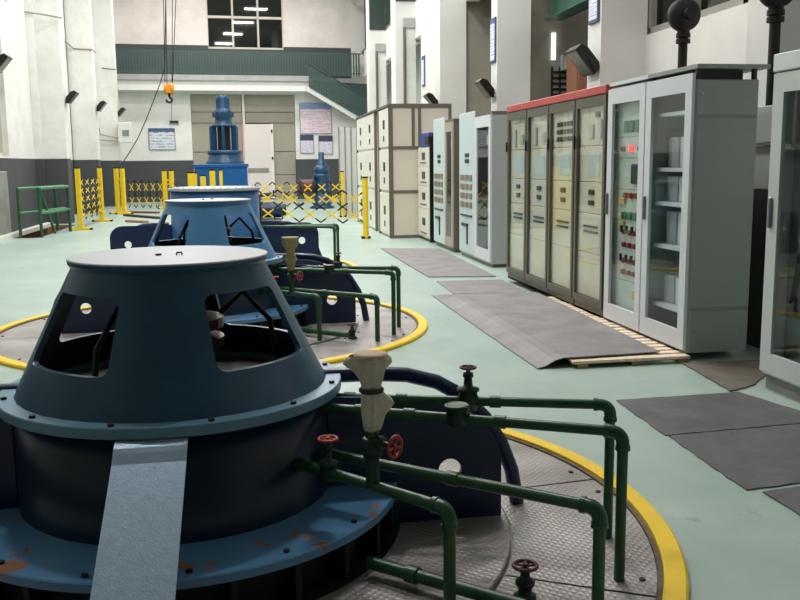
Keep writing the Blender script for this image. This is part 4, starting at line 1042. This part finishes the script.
# green stair rail
gr_ = thing('stair_guard_rail', 'green tubular guard rail round the stair opening at the left wall', 'railing')
f1 = gnd(42, 237.5); f2 = gnd(70.5, 231.5); zt_ = zpix(f1, 188.5)
b1 = Vector((PX0+.02, 22.6, 0)); b1 = on(18.5, 205, 1, 20.35); b1.z = 0; b2 = on(56, 205, 1, 22.6); b2.z = 0
for P in (f1, f2, b1, b2): MB().cyl((P.x, P.y, 0), (P.x, P.y, zt_), .035, 8).build('post', GREEN, parent=gr_)
RL = mat('rail_green', (60, 128, 88), .4)
e1 = on(76, 185, 1, 22.4)
for z in (zt_, zt_*.5):
    MB().tube([(f1.x, f1.y, z), (f2.x, f2.y, z)], .035, 8).build('rail', RL, parent=gr_)
    MB().tube([(b1.x, b1.y, z), (b2.x+.2, b2.y, z)], .03, 8).build('rail', RL, parent=gr_)
q = gnd(55, 233.5); MB().tube([(f1.x+.02, f1.y, zt_), (q.x, q.y, .02)], .03, 8).build('brace', GREEN, parent=gr_)

# ================================================================== FAR MACHINES
P = on(222, 175, 1, 22.0)
mt = thing('vertical_motor', 'large blue vertical motor on a square blue base before the steel gate', 'motor', (P.x, 22.0, 0))
hw = .60
zb_ = zpix((P.x, 22.0-hw), 164)
bx(-hw, hw, -hw, hw, 0, zb_, bev=.02).build('base_box', MOTORB, parent=mt)
bx(-hw-.03, hw+.03, -hw-.03, hw+.03, zb_-.08, zb_, bev=.01).build('base_flange', MOTORB, parent=mt)
def Z(y): return zpix((P.x, 22.0), y)
mo = MB().lathe([(.45, zb_), (.45, zb_+.05), (.40, zb_+.08), (.37, Z(153))], 28).build('motor_frame', MOTOR, parent=mt, loc=(.08, 0, 0))
MB().lathe([(0, Z(125)), (.30, Z(125)), (.30, Z(127)), (.0, Z(127))], 28).build('bracket_plate', MOTOR, parent=mo)
for i in range(6):
    a = 2*PI*i/6+.5
    b = bx(-.07, .07, -.035, .035, Z(155), Z(127)); b.xf(Matrix.Rotation(a, 4, 'Z') @ Matrix.Translation((.29, 0, 0)) @ Matrix.Rotation(0, 4, 'Y'))
    b.build('bracket_leg', MOTOR, parent=mo)
MB().lathe([(.15, Z(153)), (.15, Z(127))], 24).build('core', DARK, parent=mo)
MB().lathe([(.37, Z(155)), (.40, Z(154)), (.40, Z(151)), (.33, Z(150))], 28).build('lower_ring', MOTOR, parent=mo)
MB().lathe([(.25, Z(126)), (.2, Z(122)), (.19, Z(118)), (.22, Z(117)), (.22, Z(112)), (.18, Z(110)), (.15, Z(108)), (.14, Z(98)), (.12, Z(95.5)), (0, Z(95))], 28).build('motor_body', MOTOR, parent=mo)
for i in range(20):
    a = 2*PI*i/20; b = bx(.13, .155, -.006, .006, Z(108), Z(99)); b.xf(Matrix.Rotation(a, 4, 'Z')); b.build('cooling_fin', MOTOR, parent=mo)
for i in range(8):
    a = 2*PI*i/8; MB().cyl((.22*math.cos(a), .22*math.sin(a), Z(117)), (.22*math.cos(a), .22*math.sin(a), Z(112)), .03, 8).build('lug', MOTOR, parent=mo)
# piping cluster beside the base
cl = thing('oil_pump_set', 'dark blue pump set beside the square motor base', 'pump', (P.x+1.08, 21.3, 0))
bx(-.35, .25, -.25, .25, 0, .25, bev=.02).build('base', DARK, parent=cl); MB().cyl((-.2, 0, .45), (.3, 0, .45), .18, 20).build('motor', DBLUE, parent=cl)
MB().cyl((.3, 0, .45), (.38, 0, .45), .14, 16).build('fan_cover', DARK, parent=cl); MB().tube(corner_path([(-.25, 0, .25), (-.25, 0, .8), (.1, .2, .8)], .08), .05, 10).build('pipe', DBLUE, parent=cl)
P2 = on(322, 190, 1, 31.0); P2.z = 0
def Z(y): return zpix(P2, y)
sp = thing('small_pump', 'small blue vertical pump with round lower casing near the far right wall', 'pump', P2)
MB().lathe([(0, 0), (.42, 0), (.42, .06), (.3, .1), (.26, Z(190)), (.27, Z(178)), (.3, Z(177)), (.3, Z(174)), (.2, Z(173))], 26).build('casing', MOTOR, parent=sp)
MB().lathe([(.2, Z(174)), (.27, Z(172)), (.27, Z(167)), (.2, Z(166)), (.16, Z(164)), (.15, Z(162)), (.1, Z(161)), (.1, Z(153)), (.08, Z(152)), (0, Z(152))], 26).build('motor_body', MOTOR, parent=sp)
MB().cyl((-.75, -.1, Z(186)), (-.25, -.1, Z(186)), .24, 18).build('flanged_pipe', mat('maroon_pipe', (92, 40, 38), .5), parent=sp)
for x in (-.75, -.3): MB().cyl((x-.03, -.1, Z(186)), (x+.03, -.1, Z(186)), .29, 18).build('pipe_flange', DARK, parent=sp)
# low dark kerb of the next unit pit
struct(MB().lathe([(1.95, 0), (1.95, .05), (2.1, .05), (2.1, 0)], 64, (-.5, 21.6), smooth=False).build('pit_kerb', CONC))
# pale partition panels by the switchgear
pt = thing('partition_screen', 'pale grey panelled screen behind the switchgear end', 'screen')
for i in range(3):
    a = on(340+i*6, 180, 1, 26.0); c = on(346+i*6, 180, 1, 26.0)
    bx(a.x, c.x-.02, 26.0, 26.06, .05, zpix((a.x, 26.), 128), bev=.008).build('panel', mat('screen_panel', (204, 204, 202), .6), parent=pt)
    bx(a.x-.02, a.x+.01, 25.98, 26.08, 0, zpix((a.x, 26.), 127)).build('post', CONC, parent=pt)

# ================================================================== CRANE HOOK, FLOODLIGHTS
hk = on(169, 90, 1, 24.0)
h = thing('crane_hook', 'orange crane hook block hanging on thin steel ropes', 'crane hook', hk)
def hp(x, y): return on(x, y, 1, 24.0)-hk
for sx in (-1, 1):
    MB().lathe([(0, -.035), (.13, -.035), (.15, -.02), (.15, .02), (.13, .035), (0, .035)], 20).xf(Matrix.Translation((sx*.085, 0, .03)) @ Matrix.Rotation(PI/2, 4, 'Y')).build('sheave', ORANGE, parent=h)
MB().box(-.06, .06, -.09, .09, -.08, .14, bev=.01).build('block', ORANGE, parent=h)
MB().cyl((0, 0, -.08), (0, 0, -.17), .035, 10).build('shank', BLACK, parent=h)
MB().tube([(0, 0, -.15), (.02, 0, -.19), (.06, 0, -.23), (.06, 0, -.28), (.0, 0, -.31), (-.06, 0, -.29), (-.075, 0, -.24)], .03, 8).build('hook', BLACK, parent=h)
for (x0, x1) in ((163, 165), (165.5, 167), (172.5, 172), (177, 172.5)):
    a = hp(x0, -30); c = hp(x1, 86); MB().tube([a, c], .010, 5).build('rope', CABLE, parent=h)
pts = [on(x, y, 1, 24.3) for x, y in ((164, 70), (160, 84), (153, 102), (146, 120), (138, 138), (131, 150), (124, 161), (119, 168))]
tag(MB().tube([on(166, -20, 1, 24.3), on(165, 60, 1, 24.3)]+pts, .014, 6).build('hanging_cable', CABLE), 'slack black pendant cable swinging left from the crane ropes', 'cable')
a = on(171.5, 98, 1, 24.0); c = on(171.5, 121, 1, 24.0)
tag(MB().tube([a, c], .006, 5).build('pull_cord', CABLE), 'short thin cord hanging below the crane hook', 'cord')

def flood(x, y, axis, val, size, face, label):
    p = on(x, y, axis, val)
    wallx = (XLP if x > 10 else XL)-p.x-.02 if p.x < 0 else XRP-p.x+.02
    t = thing('floodlight', label, 'floodlight', p, 0)
    s = size
    M_ = Matrix.Rotation(face, 4, 'Z') @ Matrix.Rotation(math.radians(-50), 4, 'Y')
    b = MB(); pr_ = [(-.5*s, -.16*s), (-.5*s, .10*s), (-.3*s, .2*s), (.3*s, .2*s), (.5*s, .10*s), (.5*s, -.16*s)]
    b.prism(pr_, -.5*s, .5*s); b.xf(M_).build('housing', LAMPB, parent=t)
    bx(-.43*s, .43*s, -.43*s, .43*s, -.175*s, -.155*s).xf(M_).build('lens', LENS, parent=t)
    for k in range(5): bx(-.3*s, .3*s, (-.3+.15*k)*s-.01*s, (-.3+.15*k)*s+.01*s, .19*s, .27*s).xf(M_).build('fin', LAMPB, parent=t)
    MB().tube([(0, -.54*s, 0), (wallx*.5, -.54*s, -.4*s), (wallx*.5, .54*s, -.4*s), (0, .54*s, 0)], .04*s, 6).build('bracket', LAMPB, parent=t)
    MB().cyl((wallx*.5, 0, -.4*s), (wallx, 0, -.4*s), .06*s, 8).build('arm', LAMPB, parent=t)
flood(2, 63, 1, 21.6, .42, 0, 'black floodlight at the left edge of the frame')
flood(72, 97, 1, 25.45, .36, 0, 'black floodlight between the first and second white left columns')
flood(101.5, 106, 1, 30.55, .36, 0, 'black floodlight on the second white left column')
flood(121.5, 112, 1, 35.65, .36, 0, 'black floodlight on the farthest white left column')
flood(431, 100, 1, 21.1, .36, PI, 'black floodlight standing just above the ivory switchgear')
flood(485, 88, 1, 16.25, .36, PI, 'black floodlight above the pale blue meter cabinets')
flood(583, 60, 1, 11.42, .40, PI, 'large black floodlight above the red topped cabinets')
